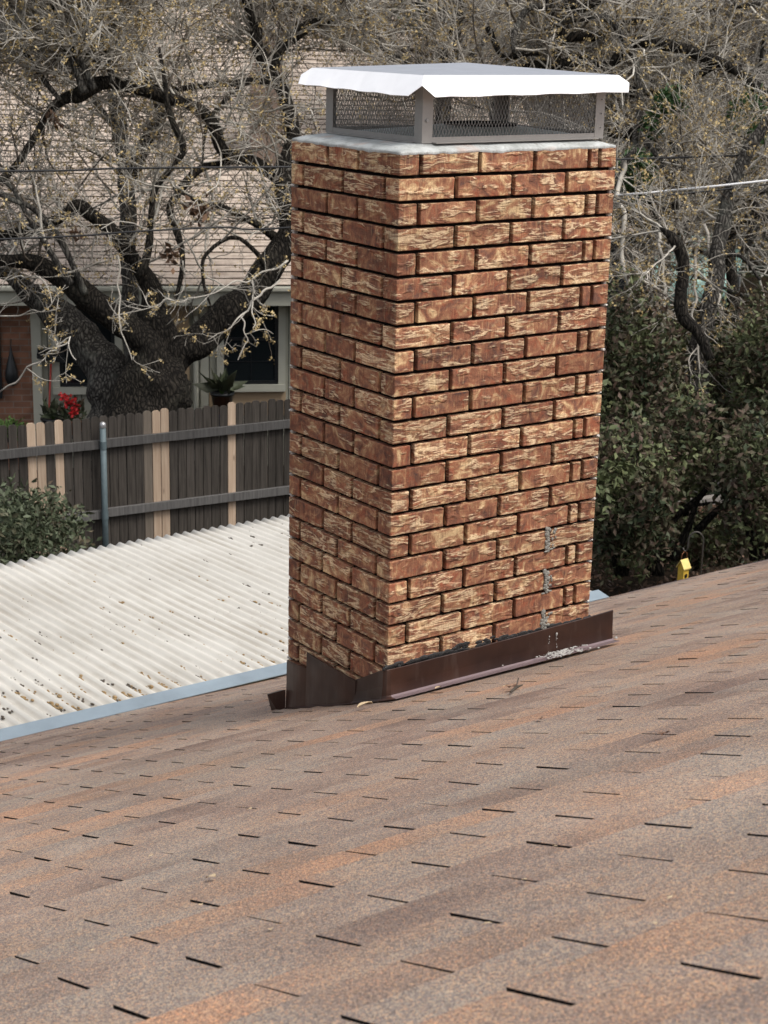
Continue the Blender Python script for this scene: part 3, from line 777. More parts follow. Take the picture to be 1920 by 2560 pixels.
# ------------------------------------------------------------------ fence
fence = empty('wooden_fence', (6, 10.5, GZ), 'weathered dark picket fence with a few new pale boards behind the patio cover', 'fence')
def fy(x): return 10.75-.10*(x-3.2)
FT = -3.46; ang = -math.atan(.10)
def fpt(x, off=0., z=0.): return (x-off*math.sin(-ang)*-1*0+off*math.sin(ang), fy(x)-off*math.cos(ang), z)
def picket(x, top, wdt, mt):
    b = MB(); hw = wdt/2; c = .022; ln_ = random.uniform(-.004, .004)
    prof = [(-hw, GZ+.03), (hw, GZ+.03), (hw, top-c), (hw-c*.45, top-c*.35), (hw-c, top), (-hw+c, top), (-hw+c*.45, top-c*.35), (-hw, top-c)]
    n = len(prof); V = []
    for t_ in (0, -.016):
        for (s, z) in prof: V.append((x+ln_*(z-GZ)/1.8+s*math.cos(ang)-t_*math.sin(ang), fy(x)+s*math.sin(ang)+t_*math.cos(ang), z))
    F = [tuple(reversed(range(n))), tuple(range(n, 2*n))]+[(i, (i+1) % n, n+(i+1) % n, n+i) for i in range(n)]
    b.add(V, F); return b.build('picket', mt, fence)
x = 2.6; PW = .0925; i = 0; cnt = 0
# photo positions of the pale boards -> board numbers
def fence_x(px_):
    best = min(np.arange(2, 20, .01), key=lambda q: abs(960+FPX*np.dot(np.array([q, fy(q), -3.9])-CAM, _r)/np.dot(np.array([q, fy(q), -3.9])-CAM, _w)-px_))
    return best
pale = [(fence_x(p), m_) for p, m_ in ((85, 0), (108, 0), (154, 0), (361, 1), (384, 0), (405, 0), (586, 0))]
pale = {int(round((q-2.6)/PW)): m_ for q, m_ in pale}
gone = set()
FV = MB()
while x < 19:
    mt = WOOD_OLD
    if cnt in pale: mt = WOOD_NEW if pale[cnt] == 0 else WOOD_GREY
    top = FT+random.uniform(-.018, .012)+(.012 if mt is not WOOD_OLD else 0)
    if cnt < 98: picket(x, top, PW-.006-random.uniform(0, .003), mt); cnt += 1
    else:
        hw = PW/2-.004; FV.box((x-hw, fy(x)-.016, GZ+.03), (x+hw, fy(x), top))
    x += PW
o = FV.build('picket', WOOD_OLD, fence); o['kind'] = 'stuff'
xp_ = fence_x(247)
for z in (-3.73, -4.45, -5.12):
    b = MB()
    for (xa, xb) in ((2.4, xp_-.004), (xp_+.004, xp_+2.456), (xp_+2.464, xp_+4.916), (xp_+4.924, xp_+7.396), (xp_+7.404, 19)):
        dz = random.uniform(-.008, .008)
        b.bar((xa, fy(xa)-.045, z+dz), (xb, fy(xb)-.045, z-dz), .042, .085, 0)
    b.build('rail', WOOD_RAIL, fence)
xp = fence_x(247)
for xq in (xp, xp+2.46, xp+4.92, xp+7.4):
    b = MB(); b.tube([(xq, fy(xq)-.105, GZ), (xq, fy(xq)-.105, -3.52)], .030, 14)
    o = b.build('post', POSTMAT, fence, True)
    b = MB(); b.lathe((xq, fy(xq)-.105, -3.52), [(.033, -.03), (.034, 0), (.028, .016), (.015, .026), (.001, .030)], 14); b.build('post_cap', RIMMAT, o, True)
    b = MB()
    for z in (-3.73, -4.45): b.lathe((xq, fy(xq)-.105, z), [(.034, -.04), (.034, .04)], 14)
    b.build('bracket', POSTMAT, o, True)
b = MB(); b.bar((2.4, fy(2.4)-.14, GZ+.04), (19, fy(19)-.14, GZ+.04), .12, .10); tag(b.build('kerb', CONCRETE), 'low concrete edging along the foot of the fence', 'kerb', kind='structure')

# ------------------------------------------------------------------ neighbour's house
HA = .49
eh = np.array([math.cos(HA), -math.sin(HA), 0]); nh = np.array([-math.sin(HA), -math.cos(HA), 0]); W0 = np.array([7.13, 14.736, 0])
def wp(s, z, off=0.): return tuple(W0+eh*s+nh*off+np.array([0, 0, z]))
nb = empty('neighbour_house', wp(0, GZ), 'neighbouring house with tan shingle roof, olive siding and dark windows behind the fence', 'house')
def wbox(b, s0, s1, z0, z1, o0, o1, mi=0):
    b.box((s0, o0, z0), (s1, o1, z1), mi, lambda s, o, z: wp(s, z, o))
def wallmesh(name, s0, s1, z0, z1, mat, off=0.):
    o = mesh(name, [wp(s0, z0, off), wp(s1, z0, off), wp(s1, z1, off), wp(s0, z1, off), wp(s0, z0, off-.12), wp(s1, z0, off-.12), wp(s1, z1, off-.12), wp(s0, z1, off-.12)],
             [(0, 1, 2, 3), (5, 4, 7, 6), (4, 0, 3, 7), (1, 5, 6, 2), (3, 2, 6, 7)], mat, nb, False, None, [(s0, z0), (s1, z0), (s1, z1), (s0, z1)]+[(s0, z0), (s1, z0), (s1, z1), (s0, z1)]*4)
    return o
EZ = -2.95; SL, SR = -9., 5.2
wallmesh('brick_wall', SL, -1.615, GZ, EZ+.1, WALLBRICK, .06)
wallmesh('wall', -1.61, SR, GZ, EZ+.1, SIDING, 0)
b = MB(); wbox(b, -1.62, -1.50, GZ, EZ+.05, .0, .085); b.build('corner_board', TRIM, nb)
b = MB(); wbox(b, .50, .60, GZ, EZ+.05, .003, .03); b.build('corner_board', TRIM, nb)
b = MB(); wbox(b, SL, SR, EZ-.16, EZ+.02, .42, .46); wbox(b, SL, SR, EZ-.165, EZ-.155, .0, .42); b.build('fascia', TRIM, nb)
b = MB(); wbox(b, SL, SR, EZ+.02, EZ+.09, .465, .53); b.build('gutter', TRIM, nb, bevel=.02)
b = MB(); wbox(b, SL, SR, EZ+.085, EZ+.115, .455, .475); b.build('dark_drip_edge', POTBLUE, nb)
# roof, stepped courses
SLP = .42; V = []; F = []; UV = []; n = 54; run = 7.4+.5
for k in range(n):
    r0 = run*k/n; r1 = run*(k+1)/n
    for seg in range(60):
        s0 = SL-.3+(SR+.6-SL)*seg/60; s1 = SL-.3+(SR+.6-SL)*(seg+1)/60
        w0, w1 = (.009*noise.noise(Vector((s*3.3, k*1.7, 0))) for s in (s0, s1)); tk = .013+.006*noise.noise(Vector((s0*1.1, k*2.3, 7)))
        bi = len(V)
        V += [wp(s0, EZ+.1+r0*SLP+tk+w0, .5-r0), wp(s1, EZ+.1+r0*SLP+tk+w1, .5-r0), wp(s1, EZ+.1+r1*SLP+w1*.5, .5-r1), wp(s0, EZ+.1+r1*SLP+w0*.5, .5-r1), wp(s0, EZ+.1+r0*SLP-.004, .5-r0), wp(s1, EZ+.1+r0*SLP-.004, .5-r0)]
        F.append((bi, bi+1, bi+2, bi+3)); UV += [(s0, k*.31), (s1, k*.31), (s1, k*.31+.1), (s0, k*.31+.1)]
        F.append((bi+4, bi+5, bi+1, bi)); UV += [(0, 0)]*4
MI = [0, 1]*(len(F)//2)
mesh('roof', V, F, [FARROOF, LITTER_DARK], nb, False, MI, UV)
b = MB(); zr = EZ+.1+run*SLP
b.add([wp(SL-.3, zr, .5-run), wp(SR+.3, zr, .5-run), wp(SR+.3, zr-run*SLP, .5-2*run), wp(SL-.3, zr-run*SLP, .5-2*run)], [(0, 1, 2, 3)]); b.build('far_roof_slope', FARROOF, nb)
b = MB(); b.add([wp(SR, GZ, 0), wp(SR, GZ, 1-2*run), wp(SR, EZ+.05, 1-2*run), wp(SR, zr-.05, .5-run), wp(SR, EZ+.05, .0)], [(0, 1, 2, 3, 4)]); b.build('gable_wall', SIDING, nb)
b = MB(); wbox(b, 1.30, 1.72, -2.4, .15, -2.9, -2.35); rf = b.build('stack', WALLBRICK, nb)
b = MB(); wbox(b, 1.26, 1.76, .152, .21, -2.94, -2.31); b.build('stack_cap', CONCRETE, rf)
b = MB(); wbox(b, -2.0, 3.6, zr-2.3, zr-2.25, -.2, -.15)
def window(s0, s1, z0, z1, off, cols, trim=True, curtain=True):
    b = MB(); fw = .045
    wbox(b, s0, s1, z0, z0+fw, off-.03, off+.03); wbox(b, s0, s1, z1-fw, z1, off-.03, off+.03); wbox(b, s0, s0+fw, z0+fw, z1-fw, off-.03, off+.03); wbox(b, s1-fw, s1, z0+fw, z1-fw, off-.03, off+.03)
    zm = (z0+z1)/2; wbox(b, s0+fw, s1-fw, zm-.02, zm+.02, off-.02, off+.026)
    for i in range(1, cols): sx = s0+(s1-s0)*i/cols; wbox(b, sx-.006, sx+.006, z0+fw, zm-.02, off, off+.016)
    wbox(b, s0+fw, s1-fw, z0+(zm-z0)*.5-.006, z0+(zm-z0)*.5+.006, off+.001, off+.017)
    w = b.build('window', BLACKFRAME, nb)
    b = MB(); wbox(b, s0+fw, s1-fw, z0+fw, z1-fw, off+.002, off+.010); b.build('pane', GLASS, w)
    if trim:
        b = MB(); t = .09
        wbox(b, s0-t, s0, z0-t, z1+t, off-.02, off+.045); wbox(b, s1, s1+t, z0-t, z1+t, off-.02, off+.045); wbox(b, s0, s1, z1, z1+t, off-.02, off+.045)
        wbox(b, s0-t, s1+t, z0-t, z0-.001, off-.02, off+.08); b.build('frame', TRIM, w)
    return w
window(.80, 1.50, -4.20, -3.02, .012, 2)
window(-1.28, -.58, -4.22, -3.12, .012, 2)
window(-2.9, -2.00, -4.35, -3.05, .075, 2, False)
b = MB(); wbox(b, -.42, .36, GZ, -3.12, .004, .035); wbox(b, -.35, .28, -4.3, -3.2, .035, .045)
d_ = b.build('door', TANPANEL, nb); b = MB(); b.tube([wp(.22, -4.35, .035), wp(.22, -4.35, .08)], .022, 8); b.build('handle', RIMMAT, d_)
b = MB(); wbox(b, .61, 1.60, -4.62, -4.29, .004, .022); b.build('panel', TANPANEL, nb)
b = MB(); b.tube([wp(.44, EZ-.05, .44), wp(.44, EZ-.22, .3), wp(.44, EZ-.35, .07), wp(.44, GZ+.1, .07)], .035, 8); b.build('downspout', TRIM, nb)

# things standing against it
bg_ = empty('hanging_bag', wp(-1.87, -3.9, .12), 'dark teardrop-shaped bag hanging on the red brick wall beside the far left window', 'bag')
b = MB(); b.lathe(wp(-1.87, -4.0, .14), [(.001, -.19), (.05, -.17), (.085, -.10), (.08, 0), (.05, .12), (.02, .24), (.006, .33)], 12); b.build('sack', POTBLACK, bg_, True)
b = MB(); b.tube([wp(-1.87, -3.67, .14), wp(-1.87, -3.6, .06)], .006, 6); b.build('cord', IRON, bg_)
br = empty('push_broom', wp(-1.42, GZ, .25), 'upside-down push broom with thin red handle leaning on the olive siding', 'broom')
b = MB(); b.tube([wp(-1.47, GZ+.02, .35), wp(-1.38, -3.90, .13)], .013, 8); b.build('handle', REDMAT, br, True)
b = MB(); b.box((-1.55, .08, -3.86), (-1.20, .16, -3.80), 0, lambda s, o, z: wp(s, z-(s+1.38)*.18, o)); hd = b.build('head', POTBLACK, br)
b = MB()
for i in range(46):
    s = -1.54+.33*i/45
    for o_ in (.10, .14): b.bar(wp(s, -3.80-(s+1.38)*.18, o_), wp(s+random.uniform(-.01, .01), -3.73-(s+1.38)*.18, o_), .006)
b.build('bristles', POTBLACK, hd)

# ------------------------------------------------------------------ leaf and twig engines (vectorised)
def unit(a): return a/np.maximum(np.linalg.norm(a, axis=-1, keepdims=True), 1e-9)
def leaf_cards(P, size, mat, name, parent=None, tint=None, updir=None, asp=.45, flat=.0):
    n = len(P); d = unit(rng.normal(size=(n, 3))+(updir if updir is not None else 0)); s = unit(np.cross(d, rng.normal(size=(n, 3))+np.array([0, 0, flat])))
    nr = np.cross(d, s); L = size*(.6+.8*rng.random((n, 1))); w = L*asp
    q = np.stack([P, P+d*L*.45+s*w*.5+nr*w*.18, P+d*L, P+d*L*.45-s*w*.5+nr*w*.18], 1)   # kite
    V = q.reshape(-1, 3); I = np.arange(n)[:, None]*4
    F = np.concatenate([I+np.array([0, 1, 2]), I+np.array([0, 2, 3])], 0)
    t = np.repeat((rng.random(n) if tint is None else tint)[:, None], 4, 0).reshape(-1, 1)
    tt = np.concatenate([t, t, t, np.ones_like(t)], 1)
    return mesh(name, V, F, mat, parent, False, None, None, tt)

def tubes_np(C, Rd, sides=3):
    "C (n,p,3) centres, Rd (n,p)"
    n, p, _ = C.shape; T = np.empty_like(C); T[:, 1:-1] = C[:, 2:]-C[:, :-2]; T[:, 0] = C[:, 1]-C[:, 0]; T[:, -1] = C[:, -1]-C[:, -2]; T = unit(T)
    up = unit(rng.normal(size=(n, 1, 3))+np.array([.01, 0, 0])); A = unit(np.cross(T, np.broadcast_to(up, T.shape))); B = np.cross(T, A)
    an = np.arange(sides)*2*np.pi/sides
    V = C[:, :, None]+(A[:, :, None]*np.cos(an)[None, None, :, None]+B[:, :, None]*np.sin(an)[None, None, :, None])*Rd[:, :, None, None]
    I = np.arange(n*p*sides).reshape(n, p, sides); J_ = np.roll(I, -1, 2)
    F = np.stack([I[:, :-1], J_[:, :-1], J_[:, 1:], I[:, 1:]], -1).reshape(-1, 4)
    return V.reshape(-1, 3), F

def grow(S, D, L, r0, r1, p=6, wob=.25, grav=0., curl=None):
    n = len(S); C = np.empty((n, p, 3)); C[:, 0] = S; d = unit(D); st = (L/(p-1))[:, None]
    for i in range(1, p):
        d = unit(d+rng.normal(size=(n, 3))*wob+np.array([0, 0, grav])); C[:, i] = C[:, i-1]+d*st
    Rd = r0[:, None]*(1-np.linspace(0, 1, p)[None])+r1[:, None]*np.linspace(0, 1, p)[None]
    return C, Rd

def spawn(C, Rd, k, tmin=.2, ang=.9, bias=(0, 0, .25)):
    n, p, _ = C.shape; idx = rng.integers(0, n, k); t = (tmin+(1-tmin)*rng.random(k))*(p-1.001); i = t.astype(int); f = (t-i)[:, None]
    S = C[idx, i]*(1-f)+C[idx, i+1]*f; T = unit(C[idx, i+1]-C[idx, i]); D = unit(T+unit(rng.normal(size=(k, 3)))*ang+np.array(bias)); r = Rd[idx, i]*(1-f[:, 0])+Rd[idx, i+1]*f[:, 0]
    return S, D, r

def catmull(pts, n):
    P = np.asarray(pts, float); m_ = len(P); ext = np.vstack([2*P[0]-P[1], P, 2*P[-1]-P[-2]]); out = []
    for t in np.linspace(0, m_-1-1e-6, n):
        i = int(t); f = t-i; a, b_, c, d = ext[i], ext[i+1], ext[i+2], ext[i+3]
        out.append(.5*((2*b_)+(-a+c)*f+(2*a-5*b_+4*c-d)*f*f+(-a+3*b_-3*c+d)*f**3))
    return np.array(out)

def limb(name, pts, parent, mat, sides=14, knob=.10):
    "pts: (x, y, radius_px, depth) photo positions"
    P = np.array([np.append(at(x, y, d), r_*d/FPX) for (x, y, r_, d) in pts]); L = np.linalg.norm(np.diff(P[:, :3], axis=0), axis=1).sum()
    n = max(8, int(L/.05)); Q = catmull(P, n); C = Q[:, :3]; rd = np.maximum(Q[:, 3], .004)
    T = unit(np.gradient(C, axis=0)); up = np.array([.2, -.3, .9]); A = np.zeros_like(C)
    a = np.cross(T[0], up); a /= np.linalg.norm(a)
    for i in range(n):
        a = a-T[i]*np.dot(a, T[i]); a /= np.linalg.norm(a); A[i] = a
    B = np.cross(T, A); V = []
    s1 = rng.random()*50
    for i in range(n):
        # wander of the axis, knots
        off = np.array(noise.noise_vector(Vector((C[i]*2.6+s1).tolist())))*rd[i]*.35
        for k in range(sides):
            an = 2*np.pi*k/sides; d = A[i]*math.cos(an)+B[i]*math.sin(an); p = C[i]+d*rd[i]
            w = 1+knob*noise.noise(Vector((p*5+s1).tolist()))*1.6+knob*.8*noise.noise(Vector((p*16).tolist()))+.5*knob*math.sin(an*5+i*.05)*.5
            V.append(C[i]+off+d*rd[i]*w)
    F = [(i*sides+k, i*sides+(k+1) % sides, (i+1)*sides+(k+1) % sides, (i+1)*sides+k) for i in range(n-1) for k in range(sides)]
    F += [tuple(reversed(range(sides))), tuple((n-1)*sides+k for k in range(sides))]
    mesh(name, V, F, mat, parent, True)
    return C[None], rd[None]

def twig_crown(limbs, parent, n1, L1, n2, n3, r1=.010, mats=(TWIG, TWIG_DARK), buds=True, name='twigs', fat=1., bias=(0, 0, .35), darkfrac=.22, wob=.16, n4=0, tmin=.1, zmin=-99, back=.55):
    "limbs: list of (C, R) with different point counts; branches of three orders in two tones, buds at the tips"
    wts = np.array([np.linalg.norm(np.diff(c[0], axis=0), axis=1).sum()*(.4+min(1, 3*r_.mean())) for c, r_ in limbs]); wts /= wts.sum()
    S = []; D = []; RR = []
    for (c, r_), w in zip(limbs, wts):
        k = max(1, int(n1*w)); s, d, r0 = spawn(c, r_, k, tmin, 1.5, bias); S.append(s); D.append(d); RR.append(r0)
    S = np.concatenate(S); D = unit(np.concatenate(D)+_w*back); RR = np.concatenate(RR); ok = S[:, 2] > zmin; S, D, RR = S[ok], D[ok], RR[ok]
    L = L1*(.35+.9*rng.random(len(S))); rr = np.minimum(r1*(.6+.9*rng.random(len(S))), RR*.8+.002)
    C1, R1 = grow(S, D, L, rr, rr*.45, 9, wob, .03)
    S, D, r0 = spawn(C1, R1, n2, .15, 1.0, (0, 0, .1)); L = L1*.45*(.4+.9*rng.random(n2)); C2, R2 = grow(S, D, L, np.minimum(r0*.75, .0075), np.full(n2, .0030), 7, wob, 0); R2 *= fat
    S, D, r0 = spawn(C2, R2, n3, .1, 1.0, (0, 0, .05)); L = L1*.20*(.4+1.0*rng.random(n3)); C3, R3 = grow(S, D, L, np.minimum(r0*.8, .0042), np.full(n3, .0022), 5, wob*1.1, 0); R3 *= fat
    out = []
    for (C, Rd) in ((C1, R1), (C2, R2), (C3, R3)):
        dk = rng.random(len(C)) < darkfrac
        out.append((C, Rd, dk))
    for mi, mt in enumerate(mats):
        Vs = []; Fs = []; b_ = 0
        for j, (C, Rd, dk) in enumerate(out):
            sel = dk if mi == 1 else ~dk
            if sel.sum() == 0: continue
            V, F = tubes_np(C[sel], Rd[sel], 4 if j == 0 else 3); Vs.append(V); Fs.append(F+b_); b_ += len(V)
        o = mesh(name, np.concatenate(Vs), np.concatenate(Fs), mt, parent, True); o['kind'] = 'stuff'
    if buds:
        tips = np.concatenate([C3[:, -1], C3[::2, 2], C2[:, -1]]); sel = rng.random(len(tips)) < .38; tips = tips[sel]; k = 6
        P = np.repeat(tips, k, 0)+rng.normal(size=(len(tips)*k, 3))*.013
        o = leaf_cards(P, .028, BUD, 'buds', parent, asp=.6); o['kind'] = 'stuff'
    return C1, R1

# ------------------------------------------------------------------ the big oak behind the fence
oak = empty('oak_tree', tuple(at(360, 1180, 18)), 'large dark spreading oak with thick forking limbs, left of the chimney', 'tree')
D0 = 18.
OL = []
def LB(pts, d0=D0, d1=None, mat=BARK_DARK, name='limb', parent=None, store=None, sides=14, knob=.10):
    d1 = d0 if d1 is None else d1
    if name == 'hanging_branch':
        q = [pts[0]]
        for a_, c_ in zip(pts[:-1], pts[1:]):
            for f in (.33, .67): q.append((a_[0]+(c_[0]-a_[0])*f+random.uniform(-9, 9), a_[1]+(c_[1]-a_[1])*f+random.uniform(-9, 9), a_[2]+(c_[2]-a_[2])*f))
            q.append(c_)
        pts = q
    n = len(pts)
    c = limb(name, [(x, y, r_, d0+(d1-d0)*i/(n-1)) for i, (x, y, r_) in enumerate(pts)], parent or oak, mat, sides, knob)
    (OL if store is None else store).append(c); return c
OLT = []
LB([(395, 1330, 112), (385, 1130, 96), (385, 1000, 84), (388, 920, 70), (390, 850, 52), (385, 780, 37)], 18, 18, name='trunk', store=OLT, sides=26, knob=.13)
LB([(275, 1330, 80), (280, 1130, 68), (280, 1020, 62), (258, 920, 54), (205, 850, 46), (150, 790, 40), (95, 745, 30), (50, 705, 22), (0, 680, 17), (-80, 660, 13)], 18.25, 18.6, BARK_GREY, sides=22, knob=.13)
LB([(330, 1180, 80), (335, 1050, 78), (345, 960, 60), (370, 880, 45), (340, 838, 36), (290, 795, 34), (215, 740, 32), (150, 688, 27), (80, 655, 20), (0, 648, 15), (-90, 640, 12)], 18, 17.4, sides=18)
LB([(388, 860, 45), (385, 780, 36), (378, 720, 26), (355, 680, 22), (310, 620, 20), (270, 570, 18), (225, 533, 17), (190, 515, 18), (150, 548, 14), (60, 580, 15), (-60, 592, 12)], 18, 17.6)
LB([(388, 1100, 70), (400, 960, 60), (440, 890, 47), (490, 855, 42), (545, 810, 41), (620, 745, 39), (680, 660, 36), (722, 600, 34), (730, 540, 31), (712, 470, 28), (702, 425, 24), (725, 380, 19), (735, 335, 18), (716, 270, 18), (702, 222, 16), (672, 172, 22)], 18, 18.4, sides=18)
LB([(672, 175, 22), (652, 135, 17), (640, 105, 16), (640, 60, 15), (622, 15, 13), (600, -60, 11)], 18.4, 18.3)
LB([(674, 172, 22), (700, 122, 14), (730, 92, 15), (765, 68, 15), (800, 55, 12), (835, 40, 8), (860, -30, 6)], 18.4, 18.6)
LB([(705, 445, 22), (672, 430, 16), (640, 412, 16), (590, 392, 15), (556, 372, 15), (532, 312, 17), (500, 280, 15), (470, 262, 14), (400, 240, 16), (330, 215, 16), (262, 207, 17), (205, 235, 20), (160, 247, 14), (118, 285, 10), (92, 335, 10), (50, 400, 9), (10, 442, 10), (-60, 480, 7)], 18.4, 17.0)
LB([(690, 205, 11), (640, 200, 10), (600, 206, 9), (500, 216, 8), (420, 222, 6), (340, 200, 3)], 18.4, 17.9)
LB([(612, 208, 7), (565, 248, 6), (528, 290, 5), (512, 340, 4), (505, 420, 2)], 18.2, 17.6)
LB([(600, 402, 9), (530, 412, 9), (482, 440, 11), (440, 490, 10), (423, 525, 9), (440, 575, 9), (456, 640, 7), (450, 700, 6), (440, 750, 4)], 18.3, 17.5)
LB([(352, 690, 11), (372, 610, 9), (376, 540, 8), (388, 475, 8), (430, 420, 7), (460, 372, 9), (434, 310, 8), (416, 250, 7), (414, 215, 6), (398, 120, 4)], 17.6, 17.5)
LB([(668, 680, 8), (640, 630, 6), (582, 592, 5), (512, 640, 5), (508, 700, 4), (525, 760, 3), (540, 800, 2)], 17.8, 17.3)
LB([(700, 600, 14), (640, 560, 9), (560, 520, 7), (500, 505, 5), (430, 470, 4)], 18.3, 17.5)
LB([(210, 235, 12), (190, 180, 9), (160, 90, 8), (130, -30, 7)], 17.1, 17.0, BARK_GREY)
LB([(235, 225, 9), (195, 140, 8), (140, 60, 7), (60, -40, 6)], 17.1, 16.9, BARK_GREY)
LB([(280, 205, 8), (265, 120, 8), (250, 40, 7), (255, -40, 6)], 17.2, 17.1, BARK_GREY)
LB([(220, 220, 9), (170, 130, 8), (150, 40, 8), (150, -40, 6)], 17.2, 17.1, BARK_GREY)
LB([(150, 250, 6), (95, 180, 7), (55, 110, 6), (30, 20, 6), (20, -60, 5)], 17.2, 17.1, BARK_GREY)
LB([(175, 710, 10), (155, 680, 9), (120, 620, 8), (70, 540, 7), (30, 470, 5), (-30, 430, 5)], 17.4, 17.0, BARK_GREY)
LB([(215, 735, 10), (190, 680, 8), (150, 600, 9), (118, 560, 9), (80, 520, 7), (30, 500, 6), (-40, 470, 5)], 17.5, 17.0, BARK_GREY)
OL2 = OL[1:] if False else OL
twig_crown(OL, oak, 330, 1.25, 1500, 4600, r1=.013, tmin=.12, zmin=-2.25)

for (cx_, cy_, rx_, n_) in ((498, 530, .12, 60), (425, 640, .09, 30), (128, 300, .07, 24), (188, 585, .05, 14)):
    leaf_cards(at(cx_, cy_, 17.2)+rng.normal(size=(n_, 3))*rx_*.5, .09, LEAF_DEAD, 'dead_leaves', oak, asp=.5)
# drooping bright twigs in front of the trunk
UL = [c for c in OL if c[0][0, -1, 2] > .1]
twig_crown(UL, oak, 210, 1.1, 1900, 7000, r1=.012, tmin=.2, zmin=-1.2, darkfrac=.08, back=.2, fat=1.35)
dr = []
for pts in ([(700, 700, 3.3), (650, 740, 2.8), (600, 790, 2.2), (560, 830, 1.7), (520, 850, 1.1)], [(600, 790, 2.2), (620, 850, 1.7), (595, 900, 1.1)], [(720, 650, 3.3), (640, 690, 2.2), (560, 720, 1.7), (470, 745, 1.1), (400, 760, 1.1), (280, 790, 1.1)], [(295, 640, 2.8), (300, 740, 2.2), (303, 830, 1.7), (330, 900, 1.1)],
            [(0, 980, 2.2), (60, 930, 2.2), (120, 880, 2.2), (175, 842, 1.7), (190, 900, 1.1)], [(0, 790, 2.2), (80, 775, 1.7), (150, 770, 1.1)], [(630, 700, 2.2), (632, 760, 1.7), (632, 820, 1.1)], [(20, 700, 2.2), (90, 690, 1.7), (130, 760, 1.1)]):
    dr.append(LB(pts, 16.9, 16.4, TWIG, 'hanging_branch', sides=6, store=[]))
twig_crown(dr, oak, 40, .35, 90, 200, r1=.006, bias=(0, 0, -.2), darkfrac=.1, tmin=.3, name='hanging_twigs')

# ------------------------------------------------------------------ slender trunk behind it
o2 = empty('bare_tree', tuple(at(300, 1250, 21)), 'paler grey slender trunk rising behind the big oak in front of the tan roof', 'tree')
S2 = []
LB([(345, 1250, 24), (338, 1000, 23), (325, 800, 22), (318, 560, 22), (312, 420, 21), (296, 300, 20), (282, 180, 16), (262, 60, 13), (250, -60, 10)], 20.0, 20.2, BARK_GREY, 'trunk', o2, S2)
LB([(316, 480, 14), (345, 400, 17), (380, 330, 18), (400, 290, 16), (390, 240, 12), (360, 160, 9), (345, 60, 8), (350, -50, 6)], 20.1, 20.2, BARK_DARK, 'limb', o2, S2)
LB([(300, 330, 9), (255, 280, 9), (210, 200, 8), (150, 150, 7), (90, 120, 5)], 20.2, 20.4, BARK_GREY, 'limb', o2, S2)
twig_crown(S2, o2, 110, 1.4, 600, 2000, r1=.013, zmin=-2.0)

# ------------------------------------------------------------------ dark trunk above the cap and the tangle to the right
o3 = empty('slim_tree', tuple(at(1120, 1300, 23)), 'dark upright trunk rising straight behind the chimney cap', 'tree'); S3 = []
LB([(1095, 1300, 20), (1098, 700, 20), (1105, 330, 20), (1112, 200, 17), (1122, 130, 19), (1134, 60, 20), (1130, 10, 21), (1128, -70, 19)], 23, 23, BARK_DARK, 'trunk', o3, S3)
LB([(1128, 60, 10), (1060, 20, 9), (1000, -40, 8)], 23, 23, BARK_GREY, 'limb', o3, S3)
LB([(1110, 170, 10), (1180, 140, 8), (1230, 60, 8), (1260, -40, 7)], 23, 22.6, BARK_GREY, 'limb', o3, S3)
LB([(1104, 240, 8), (1040, 180, 7), (960, 120, 7), (900, 30, 6), (880, -50, 5)], 23, 23.5, BARK_GREY, 'limb', o3, S3)
twig_crown(S3, o3, 230, 1.9, 1300, 4200, r1=.014, zmin=-1.5)

o4 = empty('oak_tree', tuple(at(1330, 1250, 21)), 'crooked lichen-grey oak whose dark limbs cross above the right end of the cap', 'tree'); S4 = []
LB([(1270, 1250, 34), (1262, 800, 30), (1245, 400, 22), (1243, 300, 18), (1245, 230, 18), (1290, 190, 15), (1340, 165, 16), (1385, 160, 15), (1392, 120, 13), (1400, 85, 13), (1388, 45, 14), (1375, 20, 12), (1360, -50, 10)], 21, 20.5, BARK_DARK, 'trunk', o4, S4)
LB([(1392, 60, 10), (1420, 45, 11), (1470, 44, 12), (1520, 48, 10), (1545, 70, 9), (1590, 160, 8), (1600, 250, 8), (1592, 330, 8), (1588, 375, 9), (1600, 440, 8), (1625, 500, 7), (1640, 545, 7), (1632, 575, 5), (1644, 620, 5)], 20.5, 19.2, BARK_GREY, 'limb', o4, S4)
LB([(1372, 15, 8), (1330, 15, 8), (1300, 45, 8), (1284, 90, 7), (1285, 130, 5)], 20.5, 20, BARK_GREY, 'limb', o4, S4)
LB([(1400, 100, 11), (1440, 92, 12), (1500, 88, 12), (1550, 62, 9), (1640, 45, 8), (1760, 25, 7), (1900, 10, 5)], 20.5, 20.8, BARK_DARK, 'limb', o4, S4)
LB([(1420, 10, 14), (1440, 20, 16), (1480, 5, 13), (1520, -20, 12), (1560, -60, 10)], 20.5, 20.8, BARK_DARK, 'limb', o4, S4)
LB([(1385, 165, 12), (1460, 150, 15), (1520, 168, 13), (1556, 128, 12), (1610, 106, 14), (1700, 122, 14), (1780, 148, 15), (1840, 176, 13), (1892, 218, 13), (1960, 270, 12)], 20.6, 19.6, BARK_DARK, 'limb', o4, S4)
LB([(1500, 205, 12), (1560, 226, 15), (1625, 236, 12), (1690, 228, 10), (1735, 195, 9), (1790, 165, 8)], 20.6, 20, BARK_DARK, 'limb', o4, S4)
LB([(1220, 70, 8), (1255, 140, 8), (1300, 136, 9), (1345, 130, 8)], 20.8, 20.6, BARK_DARK, 'limb', o4, S4)
LB([(1500, 250, 10), (1548, 290, 22), (1575, 325, 24), (1580, 350, 16)], 21, 20.8, BARK_GREY, 'limb', o4, S4)
LB([(1520, 330, 11), (1560, 335, 14), (1600, 330, 13), (1630, 360, 8), (1640, 420, 7)], 20.5, 20.3, BARK_DARK, 'limb', o4, S4)
